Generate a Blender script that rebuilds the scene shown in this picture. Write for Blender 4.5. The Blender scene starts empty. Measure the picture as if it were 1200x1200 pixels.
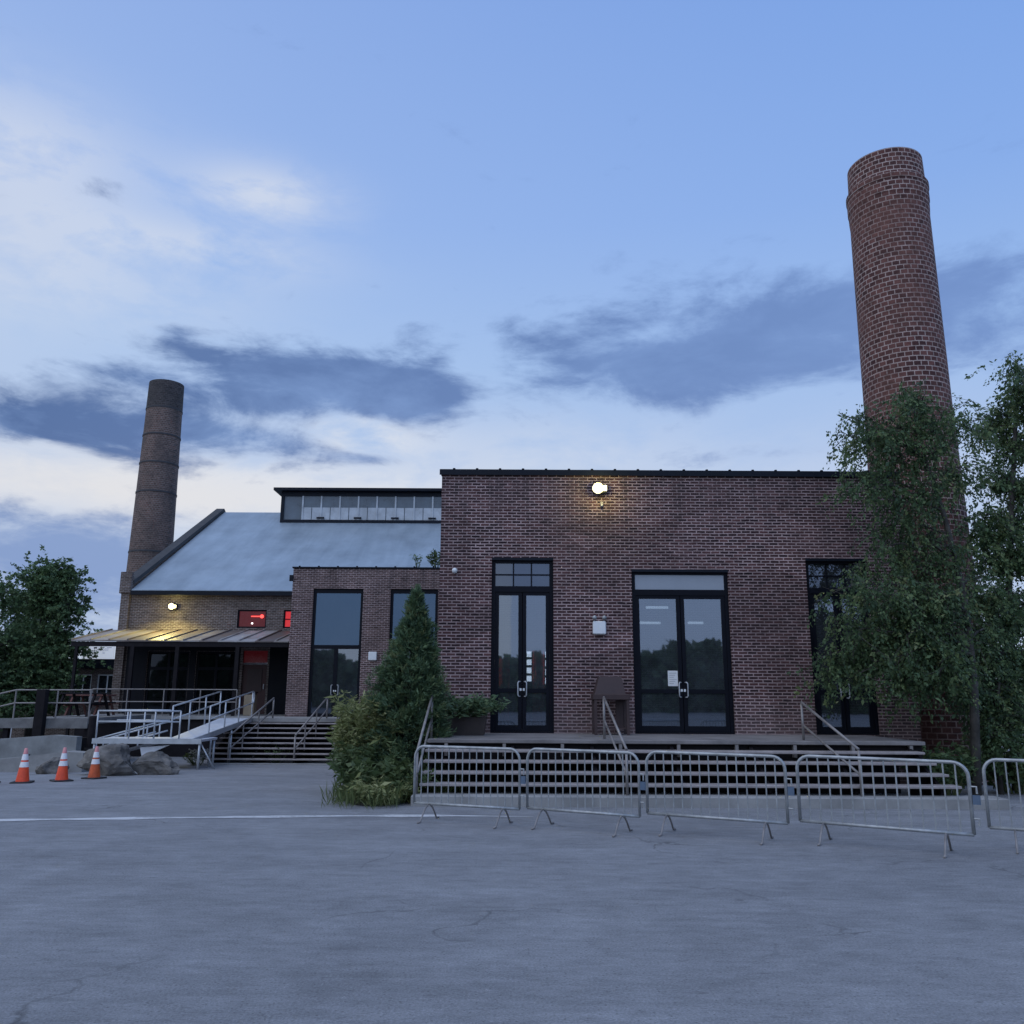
import bpy, math, random
import numpy as np
from mathutils import Vector, Matrix, noise as mnoise
rnd = random.Random(7)
rs = np.random.RandomState(11)
scene = bpy.context.scene
col = scene.collection
R = math.radians

# ------------------------------------------------------------------ camera
F_PX, EYE, PITCH, ROLL = 1000.0, 1.8, R(12.13), 0.0055
_F = Vector((0, math.cos(PITCH), math.sin(PITCH)))
_U0 = Vector((0, -math.sin(PITCH), math.cos(PITCH)))
_R = math.cos(ROLL) * Vector((1, 0, 0)) + math.sin(ROLL) * _U0
_U = -math.sin(ROLL) * Vector((1, 0, 0)) + math.cos(ROLL) * _U0
cam = bpy.data.objects.new('camera', bpy.data.cameras.new('camera'))
col.objects.link(cam)
cam.data.sensor_width = 36
cam.data.lens = 36 * F_PX / 1200
cam.data.clip_end = 4000
m4 = Matrix.Identity(4)
for i in range(3):
    m4[i][0], m4[i][1], m4[i][2] = _R[i], _U[i], -_F[i]
m4[2][3] = EYE
cam.matrix_world = m4
scene.camera = cam

def ray(px, py):
    return _F + _R * ((px - 600) / F_PX) - _U * ((py - 600) / F_PX)
def at(px, py, Y):                       # real point at distance Y seen at a pixel of the photograph
    d = ray(px, py)
    return Vector((0, 0, EYE)) + d * (Y / d.y)

# ------------------------------------------------------------------ world
SUN_EL, SUN_AZ = R(56), R(222)          # azimuth clockwise from +Y
world = bpy.data.worlds.new('World')
scene.world = world
world.use_nodes = True
wn = world.node_tree
wn.nodes.clear()

class NT:
    """small node helper"""
    def __init__(s, nt): s.nt = nt
    def n(s, t, **kw):
        nd = s.nt.nodes.new(t)
        for k, v in kw.items(): setattr(nd, k, v)
        return nd
    def put(s, sock, v):
        if isinstance(v, bpy.types.NodeSocket): s.nt.links.new(v, sock)
        elif v is not None: sock.default_value = v
    def m(s, op, a, b=None, c=None, clamp=False):
        nd = s.n('ShaderNodeMath', operation=op, use_clamp=clamp)
        for i, v in enumerate((a, b, c)): s.put(nd.inputs[i], v)
        return nd.outputs[0]
    def mix(s, f, a, b, mode='MIX'):
        nd = s.n('ShaderNodeMix', data_type='RGBA', blend_type=mode)
        s.put(nd.inputs[0], f)
        for sock, v in ((nd.inputs[6], a), (nd.inputs[7], b)):
            if isinstance(v, tuple) and len(v) == 3: v = (*v, 1)
            s.put(sock, v)
        return nd.outputs[2]
    def ramp(s, f, stops, interp='LINEAR'):
        nd = s.n('ShaderNodeValToRGB')
        nd.color_ramp.interpolation = interp
        e = nd.color_ramp.elements
        while len(e) < len(stops): e.new(0.5)
        for el, (p, c) in zip(e, stops):
            el.position = p
            el.color = (c, c, c, 1) if not isinstance(c, tuple) else (*c, 1)
        s.put(nd.inputs[0], f)
        return nd.outputs[0]
    def noise(s, vec, scale, detail=4, rough=0.55, dist=0.0):
        nd = s.n('ShaderNodeTexNoise')
        s.put(nd.inputs['Vector'], vec)
        nd.inputs['Scale'].default_value = scale
        nd.inputs['Detail'].default_value = detail
        nd.inputs['Roughness'].default_value = rough
        nd.inputs['Distortion'].default_value = dist
        return nd.outputs[0]
    def mapv(s, vec, scale=(1, 1, 1), loc=(0, 0, 0)):
        nd = s.n('ShaderNodeMapping')
        s.put(nd.inputs[0], vec)
        nd.inputs['Scale'].default_value = scale
        nd.inputs['Location'].default_value = loc
        return nd.outputs[0]

def lin(r, g, b):
    f = lambda c: c / 12.92 if c <= 0.04045 else ((c + 0.055) / 1.055) ** 2.4
    return (f(r / 255), f(g / 255), f(b / 255))

def build_world():
    W = NT(wn)
    tc = W.n('ShaderNodeTexCoord').outputs['Generated']
    sx = W.n('ShaderNodeSeparateXYZ'); W.put(sx.inputs[0], tc)
    x, y, z = sx.outputs
    el = W.m('ARCSINE', z)
    az = W.m('ARCTAN2', x, y)
    sky = W.n('ShaderNodeTexSky', sky_type='NISHITA', sun_disc=False, sun_elevation=SUN_EL, sun_rotation=SUN_AZ)
    sky.air_density, sky.dust_density, sky.ozone_density = 1.0, 1.2, 2.0
    nis = W.mix(1.0, sky.outputs[0], (0.10, 0.10, 0.105), 'MULTIPLY')
    # clear evening air: pale near the horizon, bluer above
    e01 = W.m('DIVIDE', el, math.pi / 2, clamp=True)
    grad = W.ramp(e01, [(0.0, lin(196, 208, 226)), (0.14, lin(193, 210, 236)), (0.24, lin(166, 198, 241)),
                        (0.34, lin(142, 180, 240)), (0.48, lin(122, 164, 233)), (0.62, lin(150, 182, 236)), (1.0, lin(176, 200, 240))])  # unseen zenith lightened to lift the light on the ground
    right = W.m('MULTIPLY_ADD', az, 0.62, 0.42, clamp=True)
    grad = W.mix(right, W.mix(0.22, grad, lin(214, 222, 238)), W.mix(0.5, grad, W.mix(0.5, grad, lin(96, 152, 234))))
    base = W.mix(0.08, grad, nis)
    # cloud noise in direction space, stretched along the horizon
    nv = W.mapv(tc, (1, 1, 2.5), (0.37, 1.9, 0.6))
    nz = W.noise(nv, 5.2, 9, 0.62, 0.5)
    nf = W.noise(nv, 13.0, 7, 0.62, 0.3)
    nn = W.m('MULTIPLY_ADD', nf, 0.45, W.m('MULTIPLY', nz, 0.8))          # about 0.62 in the mean
    dev = W.m('SUBTRACT', nn, 0.62)
    def patch(px, py, rx, ry, amp):
        d = ray(px, py).normalized()
        a0, e0 = math.atan2(d.x, d.y), math.asin(d.z)
        k = 1 / 1000 * d.dot(_F)
        u = W.m('MULTIPLY', W.m('SUBTRACT', az, a0), 1 / (rx * k))
        v = W.m('MULTIPLY', W.m('SUBTRACT', el, e0), 1 / (ry * k))
        q = W.m('ADD', W.m('MULTIPLY', u, u), W.m('MULTIPLY', v, v))
        return W.m('MULTIPLY', W.m('EXPONENT', W.m('MULTIPLY', q, -1.0)), amp)
    def total(ps):
        t = patch(*ps[0])
        for p in ps[1:]: t = W.m('ADD', t, patch(*p))
        return t
    # bright thin veils
    veil = total([(20, 170, 170, 70, .55), (310, 228, 95, 34, .7), (240, 290, 150, 26, .4), (60, 310, 240, 70, .45), (180, 570, 420, 42, .85),
                  (420, 510, 90, 26, .85), (420, 590, 300, 45, .5), (640, 530, 160, 40, .35), (980, 560, 240, 60, .2)])
    vm = W.m('MULTIPLY', veil, W.m('MULTIPLY_ADD', dev, 5.0, 0.85, clamp=True), clamp=True)
    c = W.mix(vm, base, lin(219, 225, 236))
    warm = W.m('MULTIPLY', total([(150, 575, 300, 34, .55), (0, 290, 90, 120, .15)]), 1.0, clamp=True)
    c = W.mix(warm, c, lin(232, 228, 226))
    # grey-blue cumulus banks
    dark = total([(370, 452, 180, 46, 1.2), (290, 512, 140, 32, 1.0), (480, 470, 80, 28, .8), (40, 500, 150, 34, .95), (150, 440, 70, 14, .55),
                  (205, 390, 30, 14, .5), (430, 537, 50, 9, .65), (800, 410, 230, 66, .68), (980, 385, 280, 84, .62), (1120, 340, 160, 50, .4),
                  (720, 440, 150, 36, .4), (900, 530, 100, 14, .5), (20, 640, 210, 52, .85), (90, 700, 170, 60, .7), (1180, 420, 90, 50, .35), (590, 395, 60, 18, .25)])
    hole = total([(555, 425, 40, 40, .5), (560, 500, 50, 40, .4), (415, 505, 50, 20, .8), (305, 495, 45, 11, .5), (60, 520, 36, 10, .35), (500, 455, 30, 10, .35)])
    dm = W.m('ADD', W.m('SUBTRACT', dark, hole), W.m('MULTIPLY', dev, 2.7))
    dm = W.m('MULTIPLY_ADD', dm, 1.3, -0.36, clamp=True)
    mr = W.n('ShaderNodeMapRange', interpolation_type='SMOOTHSTEP')
    W.put(mr.inputs[0], dm)
    shade = W.mix(W.m('MULTIPLY_ADD', dev, -4.0, 0.5, clamp=True), lin(80, 107, 155), lin(116, 145, 192))
    shade = W.mix(right, shade, lin(114, 145, 204))
    shade = W.mix(W.m('MULTIPLY_ADD', el, -12.0, 2.9, clamp=True), shade, lin(134, 158, 203))
    c = W.mix(W.m('MULTIPLY', mr.outputs[0], W.m('MULTIPLY_ADD', right, -0.22, 0.98)), c, shade)
    # below the horizon: dull ground tone
    c = W.mix(W.m('MULTIPLY_ADD', z, -30, -0.2, clamp=True), c, lin(105, 112, 126))
    # unseen sky behind the viewer, brightened to lift the light on the ground
    back = W.m('MULTIPLY_ADD', y, -0.9, 0.1, clamp=True)
    bg = W.n('ShaderNodeBackground')
    W.put(bg.inputs[0], c)
    W.put(bg.inputs[1], W.m('MULTIPLY_ADD', back, 0.35, 1.0))
    out = W.n('ShaderNodeOutputWorld')
    W.nt.links.new(bg.outputs[0], out.inputs[0])
build_world()

sun = bpy.data.objects.new('sun', bpy.data.lights.new('sun', 'SUN'))
col.objects.link(sun)
sun.data.energy = 0.8
sun.data.angle = R(80)
sun.data.color = (1.0, 0.985, 0.97)
_sd = Vector((math.sin(SUN_AZ) * math.cos(SUN_EL), math.cos(SUN_AZ) * math.cos(SUN_EL), math.sin(SUN_EL)))
sun.rotation_euler = _sd.to_track_quat('Z', 'Y').to_euler()
sun.location = (-20, -20, 40)

scene.view_settings.view_transform = 'Standard'
scene.view_settings.look = 'None'
scene.view_settings.exposure = 0.0
scene.view_settings.gamma = 1.0
scene.render.engine = 'CYCLES'
scene.cycles.use_denoising = True
scene.cycles.max_bounces = 8
scene.cycles.transparent_max_bounces = 12

# ------------------------------------------------------------------ materials
def new_mat(name):
    m = bpy.data.materials.new(name)
    m.use_nodes = True
    N = NT(m.node_tree)
    b = m.node_tree.nodes['Principled BSDF']
    return m, N, b

def plain(name, c, rough=0.6, metal=0.0, var=0.25, scale=6.0, bump=0.15, emit=None, es=1.0, spec=0.4):
    m, N, b = new_mat(name)
    tc = N.n('ShaderNodeTexCoord').outputs['Object']
    nz = N.noise(tc, scale, 6, 0.65)
    lo = tuple(v * (1 - var) for v in c); hi = tuple(min(1, v * (1 + var)) for v in c)
    N.put(b.inputs['Base Color'], N.ramp(nz, [(0.3, lo), (0.7, hi)]))
    N.put(b.inputs['Roughness'], N.ramp(nz, [(0.3, max(0.02, rough - .08)), (0.7, min(1, rough + .1))]))
    b.inputs['Metallic'].default_value = metal
    b.inputs['Specular IOR Level'].default_value = spec
    if bump:
        bp = N.n('ShaderNodeBump'); bp.inputs['Strength'].default_value = bump; bp.inputs['Distance'].default_value = 0.01
        N.put(bp.inputs['Height'], N.noise(tc, scale * 9, 4, 0.7)); N.put(b.inputs['Normal'], bp.outputs[0])
    if emit:
        b.inputs['Emission Color'].default_value = (*emit, 1); b.inputs['Emission Strength'].default_value = es
    return m

def brick(name, c1, c2, mortar, bw=0.205, bh=0.068, ms=0.0125, stain=(0.1, 0.07, 0.06), stain_amt=0.5, seed=0.0, aged=0.0):
    m, N, b = new_mat(name)
    uv = N.n('ShaderNodeUVMap').outputs[0]
    wob = N.noise(uv, 2.5, 3, 0.6)
    nd = N.n('ShaderNodeTexBrick')
    v = N.n('ShaderNodeVectorMath', operation='ADD')
    N.put(v.inputs[0], uv)
    cx = N.n('ShaderNodeCombineXYZ')
    N.put(cx.inputs[1], N.m('MULTIPLY_ADD', wob, 0.016, seed))
    N.put(v.inputs[1], cx.outputs[0])
    N.put(nd.inputs['Vector'], v.outputs[0])
    nd.inputs['Color1'].default_value = (*c1, 1); nd.inputs['Color2'].default_value = (*c2, 1)
    nd.inputs['Mortar'].default_value = (*mortar, 1)
    nd.inputs['Scale'].default_value = 1; nd.inputs['Brick Width'].default_value = bw
    nd.inputs['Row Height'].default_value = bh; nd.inputs['Mortar Size'].default_value = ms
    N.put(nd.inputs['Mortar Size'], N.ramp(N.noise(N.mapv(uv, (1.5, 5, 1)), 2.2, 4, 0.7), [(0.25, ms * 0.55), (0.75, ms * 1.5)]))
    nd.inputs['Mortar Smooth'].default_value = 0.25; nd.inputs['Bias'].default_value = -0.1
    # per-brick tone: one noise sample held over each brick-sized cell
    big = N.noise(N.mapv(uv, (1, 1, 1), (seed * 3, 5, 0)), 0.55, 5, 0.6)
    mid = N.noise(N.mapv(uv, (1, 2.4, 1)), 3.3, 4, 0.7)
    fine = N.noise(N.mapv(uv, (1, 2, 1)), 38, 3, 0.7)
    c = N.mix(N.ramp(big, [(0.42, 0.0), (0.68, stain_amt)]), nd.outputs[0], stain)
    c = N.mix(1.0, c, N.ramp(mid, [(0.28, 0.55), (0.5, 1.0), (0.75, 1.35)]), 'MULTIPLY')
    c = N.mix(1.0, c, N.ramp(fine, [(0.25, 0.72), (0.75, 1.25)]), 'MULTIPLY')
    red = N.noise(N.mapv(uv, (1.3, 1, 1), (9 + seed, 2, 0)), 1.3, 5, 0.7)
    c = N.mix(N.m('MULTIPLY', N.ramp(red, [(0.58, 0.0), (0.72, 0.5)]), N.m('SUBTRACT', 1.0, nd.outputs[1])), c, (c1[0] * 1.9, c1[1] * 1.0, c1[2] * 0.85))
    # pale efflorescence smears hiding the joints here and there
    eff = N.noise(N.mapv(uv, (0.8, 1.5, 1), (3, 7 + seed, 0)), 1.9, 6, 0.75)
    c = N.mix(N.ramp(eff, [(0.6, 0.0), (0.8, 0.35)]), c, tuple(v * 0.8 for v in mortar))
    if aged:                                # rain streaks from the coping, damp foot, patched courses
        sv = N.n('ShaderNodeSeparateXYZ'); N.put(sv.inputs[0], uv)
        hz = N.m('MULTIPLY', sv.outputs[1], 1.0)
        top = N.m('MULTIPLY_ADD', hz, 0.55, -0.55 * (aged - 2.0), clamp=True)
        stk = N.ramp(N.noise(N.mapv(uv, (3.2, 0.12, 1)), 1.0, 5, 0.7), [(0.46, 0.0), (0.66, 1.0)])
        c = N.mix(N.m('MULTIPLY', N.m('MULTIPLY', stk, top), 0.55), c, (0.035, 0.030, 0.032))
        foot = N.m('MULTIPLY_ADD', hz, -1.1, 2.1, clamp=True)
        c = N.mix(N.m('MULTIPLY', N.m('MULTIPLY', foot, mid), 0.7), c, (0.16, 0.13, 0.13))
        vp = N.n('ShaderNodeTexVoronoi', feature='F1'); N.put(vp.inputs['Vector'], N.mapv(uv, (0.55, 0.9, 1))); vp.inputs['Scale'].default_value = 1.0
        sp = N.n('ShaderNodeSeparateXYZ'); N.put(sp.inputs[0], vp.outputs['Color'])
        c = N.mix(1.0, c, N.ramp(sp.outputs[0], [(0.0, 0.74), (0.4, 0.97), (0.7, 1.05), (1.0, 1.25)]), 'MULTIPLY')
    N.put(b.inputs['Base Color'], c)
    b.inputs['Roughness'].default_value = 0.85
    b.inputs['Specular IOR Level'].default_value = 0.25
    bp = N.n('ShaderNodeBump'); bp.inputs['Strength'].default_value = 0.7; bp.inputs['Distance'].default_value = 0.012
    N.put(bp.inputs['Height'], N.m('ADD', N.m('MULTIPLY', nd.outputs[1], -1.0), N.m('MULTIPLY', fine, 0.4)))
    N.put(b.inputs['Normal'], bp.outputs[0])
    return m

def glass(name, refl=0.3, tint=(0.35, 0.4, 0.45), rc=(0.8, 0.88, 1.0), wav=0.006, film=0.04):
    m, N, b = new_mat(name)
    nt = m.node_tree
    nt.nodes.remove(b)
    out = [n for n in nt.nodes if n.type == 'OUTPUT_MATERIAL'][0]
    tr = N.n('ShaderNodeBsdfTransparent'); tr.inputs[0].default_value = (*tint, 1)
    gl = N.n('ShaderNodeBsdfGlossy'); gl.inputs['Color'].default_value = (*rc, 1); gl.inputs['Roughness'].default_value = 0.02
    tc = N.n('ShaderNodeTexCoord').outputs['Object']
    bp = N.n('ShaderNodeBump'); bp.inputs['Strength'].default_value = wav; bp.inputs['Distance'].default_value = 0.1
    N.put(bp.inputs['Height'], N.noise(tc, 1.4, 2, 0.5)); N.put(gl.inputs['Normal'], bp.outputs[0])
    fr = N.n('ShaderNodeLayerWeight'); fr.inputs[0].default_value = 0.25
    f = N.m('MULTIPLY_ADD', fr.outputs['Fresnel'], 0.6, refl, clamp=True)
    mx = N.n('ShaderNodeMixShader'); N.put(mx.inputs[0], f)
    nt.links.new(tr.outputs[0], mx.inputs[1]); nt.links.new(gl.outputs[0], mx.inputs[2])
    df = N.n('ShaderNodeBsdfDiffuse'); df.inputs[0].default_value = (0.55, 0.62, 0.70, 1)  # pale dusty haze painted into the panes to lighten their dark reflections
    haze = N.noise(tc, 1.1, 5, 0.65)
    m3 = N.n('ShaderNodeMixShader'); N.put(m3.inputs[0], N.ramp(haze, [(0.3, film * .6), (0.7, film * 1.5)]))
    nt.links.new(mx.outputs[0], m3.inputs[1]); nt.links.new(df.outputs[0], m3.inputs[2])
    nt.links.new(m3.outputs[0], out.inputs[0])
    return m

def leafmat(name, stops, trans=0.3, rough=0.55):
    m, N, b = new_mat(name)
    nt = m.node_tree
    uv = N.n('ShaderNodeUVMap').outputs[0]
    sx = N.n('ShaderNodeSeparateXYZ'); N.put(sx.inputs[0], uv)
    c = N.ramp(sx.outputs[0], stops)
    N.put(b.inputs['Base Color'], c)
    b.inputs['Roughness'].default_value = rough
    b.inputs['Specular IOR Level'].default_value = 0.3
    t = N.n('ShaderNodeBsdfTranslucent'); N.put(t.inputs[0], c)
    out = [n for n in nt.nodes if n.type == 'OUTPUT_MATERIAL'][0]
    mx = N.n('ShaderNodeMixShader'); mx.inputs[0].default_value = trans
    nt.links.new(b.outputs[0], mx.inputs[1]); nt.links.new(t.outputs[0], mx.inputs[2]); nt.links.new(mx.outputs[0], out.inputs[0])
    return m

def asphalt_mat():
    m, N, b = new_mat('asphalt')
    tc = N.n('ShaderNodeTexCoord').outputs['Object']
    big = N.noise(tc, 0.16, 5, 0.6, 0.4)
    mid = N.noise(tc, 1.1, 6, 0.65, 0.3)
    streak = N.noise(N.mapv(tc, (0.35, 1.6, 1)), 0.9, 5, 0.65)
    fine = N.noise(tc, 55, 3, 0.75)
    vor = N.n('ShaderNodeTexVoronoi', feature='F1'); N.put(vor.inputs['Vector'], tc); vor.inputs['Scale'].default_value = 42
    stone = N.ramp(vor.outputs['Distance'], [(0.08, 1.0), (0.3, 0.0)])
    c = N.ramp(big, [(0.3, (0.195, 0.198, 0.208)), (0.7, (0.245, 0.247, 0.256))])
    c = N.mix(1.0, c, N.ramp(mid, [(0.25, 0.84), (0.75, 1.14)]), 'MULTIPLY')
    c = N.mix(1.0, c, N.ramp(streak, [(0.3, 0.86), (0.7, 1.12)]), 'MULTIPLY')
    c = N.mix(1.0, c, N.ramp(fine, [(0.25, 0.6), (0.75, 1.4)]), 'MULTIPLY')
    sel = N.ramp(N.noise(tc, 9, 3, 0.6), [(0.5, 0.0), (0.7, 0.5)])
    c = N.mix(N.m('MULTIPLY', stone, sel), c, (0.5, 0.49, 0.47))
    v2 = N.n('ShaderNodeTexVoronoi', feature='F1'); N.put(v2.inputs['Vector'], tc); v2.inputs['Scale'].default_value = 21
    c = N.mix(N.ramp(v2.outputs['Distance'], [(0.06, 0.75), (0.2, 0.0)]), c, (0.08, 0.08, 0.08))
    m2 = N.noise(N.mapv(tc, (0.55, 1.5, 1)), 5.5, 5, 0.75)
    c = N.mix(1.0, c, N.ramp(m2, [(0.3, 0.80), (0.5, 1.0), (0.7, 1.2)]), 'MULTIPLY')
    sp = N.noise(N.mapv(tc, (0.5, 1.4, 1), (3, 1, 0)), 11, 3, 0.6)
    c = N.mix(N.ramp(sp, [(0.64, 0.0), (0.72, 0.5)]), c, (0.10, 0.10, 0.105))
    sp2 = N.noise(N.mapv(tc, (0.5, 1.4, 1), (13, 7, 0)), 14, 3, 0.6)
    c = N.mix(N.ramp(sp2, [(0.66, 0.0), (0.74, 0.5)]), c, (0.36, 0.355, 0.35))
    # cracks and tarred seams
    wv = N.n('ShaderNodeVectorMath', operation='ADD'); N.put(wv.inputs[0], tc)
    nn = N.n('ShaderNodeTexNoise'); N.put(nn.inputs['Vector'], tc); nn.inputs['Scale'].default_value = 1.3; nn.inputs['Detail'].default_value = 5
    N.put(wv.inputs[1], nn.outputs['Color'])
    cv = N.n('ShaderNodeTexVoronoi', feature='DISTANCE_TO_EDGE'); N.put(cv.inputs['Vector'], wv.outputs[0]); cv.inputs['Scale'].default_value = 0.36
    crack = N.ramp(cv.outputs[0], [(0.0, 1.0), (0.009, 0.0)])
    csel = N.ramp(N.noise(tc, 0.5, 3, 0.6), [(0.5, 0.0), (0.62, 0.7)])
    c = N.mix(N.m('MULTIPLY', crack, csel), c, (0.05, 0.05, 0.05))
    # dark oil / damp blots
    bl = N.ramp(N.noise(tc, 0.7, 4, 0.7), [(0.64, 0.0), (0.78, 0.3)])
    c = N.mix(bl, c, (0.11, 0.11, 0.112))
    N.put(b.inputs['Base Color'], c)
    b.inputs['Roughness'].default_value = 0.82
    b.inputs['Specular IOR Level'].default_value = 0.35
    bp = N.n('ShaderNodeBump'); bp.inputs['Strength'].default_value = 0.55; bp.inputs['Distance'].default_value = 0.02
    N.put(bp.inputs['Height'], N.m('ADD', fine, N.m('MULTIPLY', mid, 1.5))); N.put(b.inputs['Normal'], bp.outputs[0])
    return m

def roof_mat():
    m, N, b = new_mat('galvanised roof')
    uv = N.n('ShaderNodeTexCoord').outputs['Object']
    st = N.noise(N.mapv(uv, (1.6, 0.22, 0.3)), 1.0, 6, 0.6, 0.5)
    bl = N.noise(uv, 0.6, 6, 0.65)
    c = N.ramp(st, [(0.25, (0.235, 0.29, 0.34)), (0.55, (0.295, 0.355, 0.41)), (0.8, (0.35, 0.415, 0.47))])
    c = N.mix(1.0, c, N.ramp(bl, [(0.3, 0.85), (0.7, 1.12)]), 'MULTIPLY')
    c = N.mix(N.ramp(N.noise(uv, 2.3, 5, 0.7), [(0.66, 0.0), (0.76, 0.35)]), c, (0.2, 0.2, 0.2))
    N.put(b.inputs['Base Color'], c)
    b.inputs['Roughness'].default_value = 0.5
    b.inputs['Metallic'].default_value = 0.35
    sx = N.n('ShaderNodeSeparateXYZ'); N.put(sx.inputs[0], uv)
    return m

def rust_roof_mat():
    m, N, b = new_mat('weathered canopy metal')
    uv = N.n('ShaderNodeTexCoord').outputs['Object']
    sx = N.n('ShaderNodeSeparateXYZ'); N.put(sx.inputs[0], uv)
    sheet = N.n('ShaderNodeTexWhiteNoise', noise_dimensions='1D')
    N.put(sheet.inputs['W'], N.m('FLOOR', N.m('MULTIPLY', sx.outputs[0], 1.43)))
    c = N.ramp(sheet.outputs[0], [(0.0, (0.12, 0.10, 0.095)), (0.5, (0.24, 0.22, 0.21)), (1.0, (0.42, 0.41, 0.41))])
    c = N.mix(N.ramp(N.noise(uv, 1.5, 6, 0.7), [(0.45, 0.0), (0.7, 0.7)]), c, (0.16, 0.09, 0.06))
    N.put(b.inputs['Base Color'], c)
    b.inputs['Roughness'].default_value = 0.55
    b.inputs['Metallic'].default_value = 0.2
    return m

M = {}
M['brick'] = brick('red brown brick', (0.024, 0.012, 0.015), (0.108, 0.048, 0.047), (0.37, 0.275, 0.268), stain=(0.085, 0.052, 0.053), stain_amt=0.4, aged=6.84)
M['brick_annex'] = brick('brown brick', (0.052, 0.030, 0.029), (0.13, 0.077, 0.069), (0.33, 0.26, 0.25), stain=(0.10, 0.070, 0.064), stain_amt=0.45, aged=6.44, seed=1.7)
M['brick_hall'] = brick('soot brown brick', (0.08, 0.056, 0.049), (0.14, 0.098, 0.085), (0.26, 0.235, 0.22), stain=(0.08, 0.064, 0.056), stain_amt=0.6, seed=2.9)
M['brick_stack'] = brick('radial chimney brick', (0.060, 0.026, 0.025), (0.150, 0.064, 0.055), (0.40, 0.31, 0.28), bw=0.215, bh=0.135, ms=0.015, stain=(0.165, 0.078, 0.062), stain_amt=0.85, seed=0.6)
M['brick_old_stack'] = brick('sooty chimney brick', (0.11, 0.072, 0.06), (0.18, 0.115, 0.095), (0.24, 0.21, 0.195), bw=0.215, bh=0.12, ms=0.012, stain=(0.085, 0.07, 0.066), stain_amt=0.85, seed=4.1)
M['brick_soot'] = brick('soot blackened brick', (0.05, 0.044, 0.044), (0.085, 0.07, 0.067), (0.12, 0.11, 0.108), bw=0.215, bh=0.12, ms=0.012, stain=(0.04, 0.04, 0.042), stain_amt=0.6, seed=5.5)
M['soot'] = plain('soot cap', (0.055, 0.055, 0.06), 0.8)
M['black'] = plain('black painted steel', (0.004, 0.005, 0.010), 0.5, 0.0, 0.3, 3, 0.03, spec=0.14)
M['flash'] = plain('dark flashing', (0.008, 0.011, 0.018), 0.5, 0.0, 0.3, 2, 0.03, spec=0.15)
M['roof'] = roof_mat()
M['canopy'] = rust_roof_mat()
M['stone'] = plain('coping stone', (0.05, 0.05, 0.052), 0.8, 0, 0.35, 2.5)
M['concrete'] = plain('concrete', (0.27, 0.265, 0.255), 0.85, 0, 0.28, 1.4, 0.4)
M['oldconc'] = plain('weathered concrete', (0.24, 0.245, 0.24), 0.85, 0, 0.4, 0.9, 0.5)
M['deckconc'] = plain('dark deck concrete', (0.19, 0.175, 0.17), 0.85, 0, 0.35, 1.6, 0.4)
M['tread'] = plain('worn steel tread', (0.30, 0.265, 0.255), 0.55, 0.1, 0.25, 5, 0.1)
M['dark_wood'] = plain('dark timber', (0.014, 0.012, 0.014), 0.75, 0, 0.4, 5, 0.3, spec=0.15)
M['grey_wood'] = plain('grey deck timber', (0.17, 0.165, 0.16), 0.8, 0, 0.35, 3, 0.3)
M['red_wood'] = plain('dull red timber', (0.12, 0.05, 0.04), 0.8, 0, 0.35, 3, 0.3)
M['galv'] = plain('galvanised steel', (0.36, 0.37, 0.37), 0.42, 0.45, 0.3, 7, 0.08)
M['alu'] = plain('aluminium', (0.46, 0.48, 0.50), 0.35, 0.35, 0.12, 4, 0.04)
M['alu_deck'] = plain('ribbed aluminium deck', (0.58, 0.60, 0.64), 0.45, 0.2, 0.12, 4, 0.1)
M['rail'] = plain('dull steel pipe', (0.25, 0.23, 0.22), 0.5, 0.35, 0.3, 6, 0.1)
M['blue_plate'] = plain('blue grey plate', (0.09, 0.13, 0.19), 0.5, 0.1, 0.2, 6, 0.05)
M['glass'] = glass('reflective glass', 0.17, (0.42, 0.46, 0.5))
M['glass_blue'] = glass('tinted glass', 0.12, (0.10, 0.12, 0.15), (0.40, 0.64, 1.0), film=0.03)
M['glass_dark'] = glass('dark transom glass', 0.12, (0.07, 0.08, 0.1), (0.7, 0.8, 1.0))
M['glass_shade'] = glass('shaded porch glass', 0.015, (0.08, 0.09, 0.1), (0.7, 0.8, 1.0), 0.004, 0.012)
M['panel'] = plain('frosted panel', (0.30, 0.33, 0.37), 0.35, 0, 0.06, 1.5, 0.02)
M['frost'] = plain('frosted pane', (0.40, 0.43, 0.46), 0.3, 0, 0.25, 1.5, 0.02)
M['slate'] = plain('grey glazing panel', (0.10, 0.125, 0.15), 0.3, 0, 0.25, 1.5, 0.02)
M['white'] = plain('white plastic', (0.72, 0.74, 0.74), 0.4, 0, 0.06, 6, 0.02)
M['paper'] = plain('paper', (0.7, 0.7, 0.68), 0.8, 0, 0.06, 6, 0)
M['ink'] = plain('grey ink', (0.25, 0.25, 0.26), 0.8, 0, 0.1, 6, 0)
M['orange'] = plain('orange cone', (0.80, 0.085, 0.03), 0.45, 0, 0.18, 8, 0.05)
M['orange_old'] = plain('faded orange cone', (0.55, 0.10, 0.03), 0.55, 0, 0.25, 8, 0.05)
M['pink'] = plain('faded cone tip', (0.62, 0.25, 0.25), 0.5, 0, 0.15, 8, 0.05)
M['collar'] = plain('white collar', (0.75, 0.74, 0.74), 0.35, 0, 0.1, 9, 0.02)
M['rubber'] = plain('black rubber', (0.02, 0.02, 0.022), 0.7)
M['rock'] = plain('boulder', (0.145, 0.133, 0.120), 0.9, 0, 0.6, 2.6, 1.0)
M['brown_metal'] = plain('brown painted metal', (0.055, 0.034, 0.033), 0.55, 0.1, 0.2, 3, 0.05)
M['terracotta'] = plain('dark planter', (0.05, 0.038, 0.034), 0.75, 0, 0.3, 3, 0.2)
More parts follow.
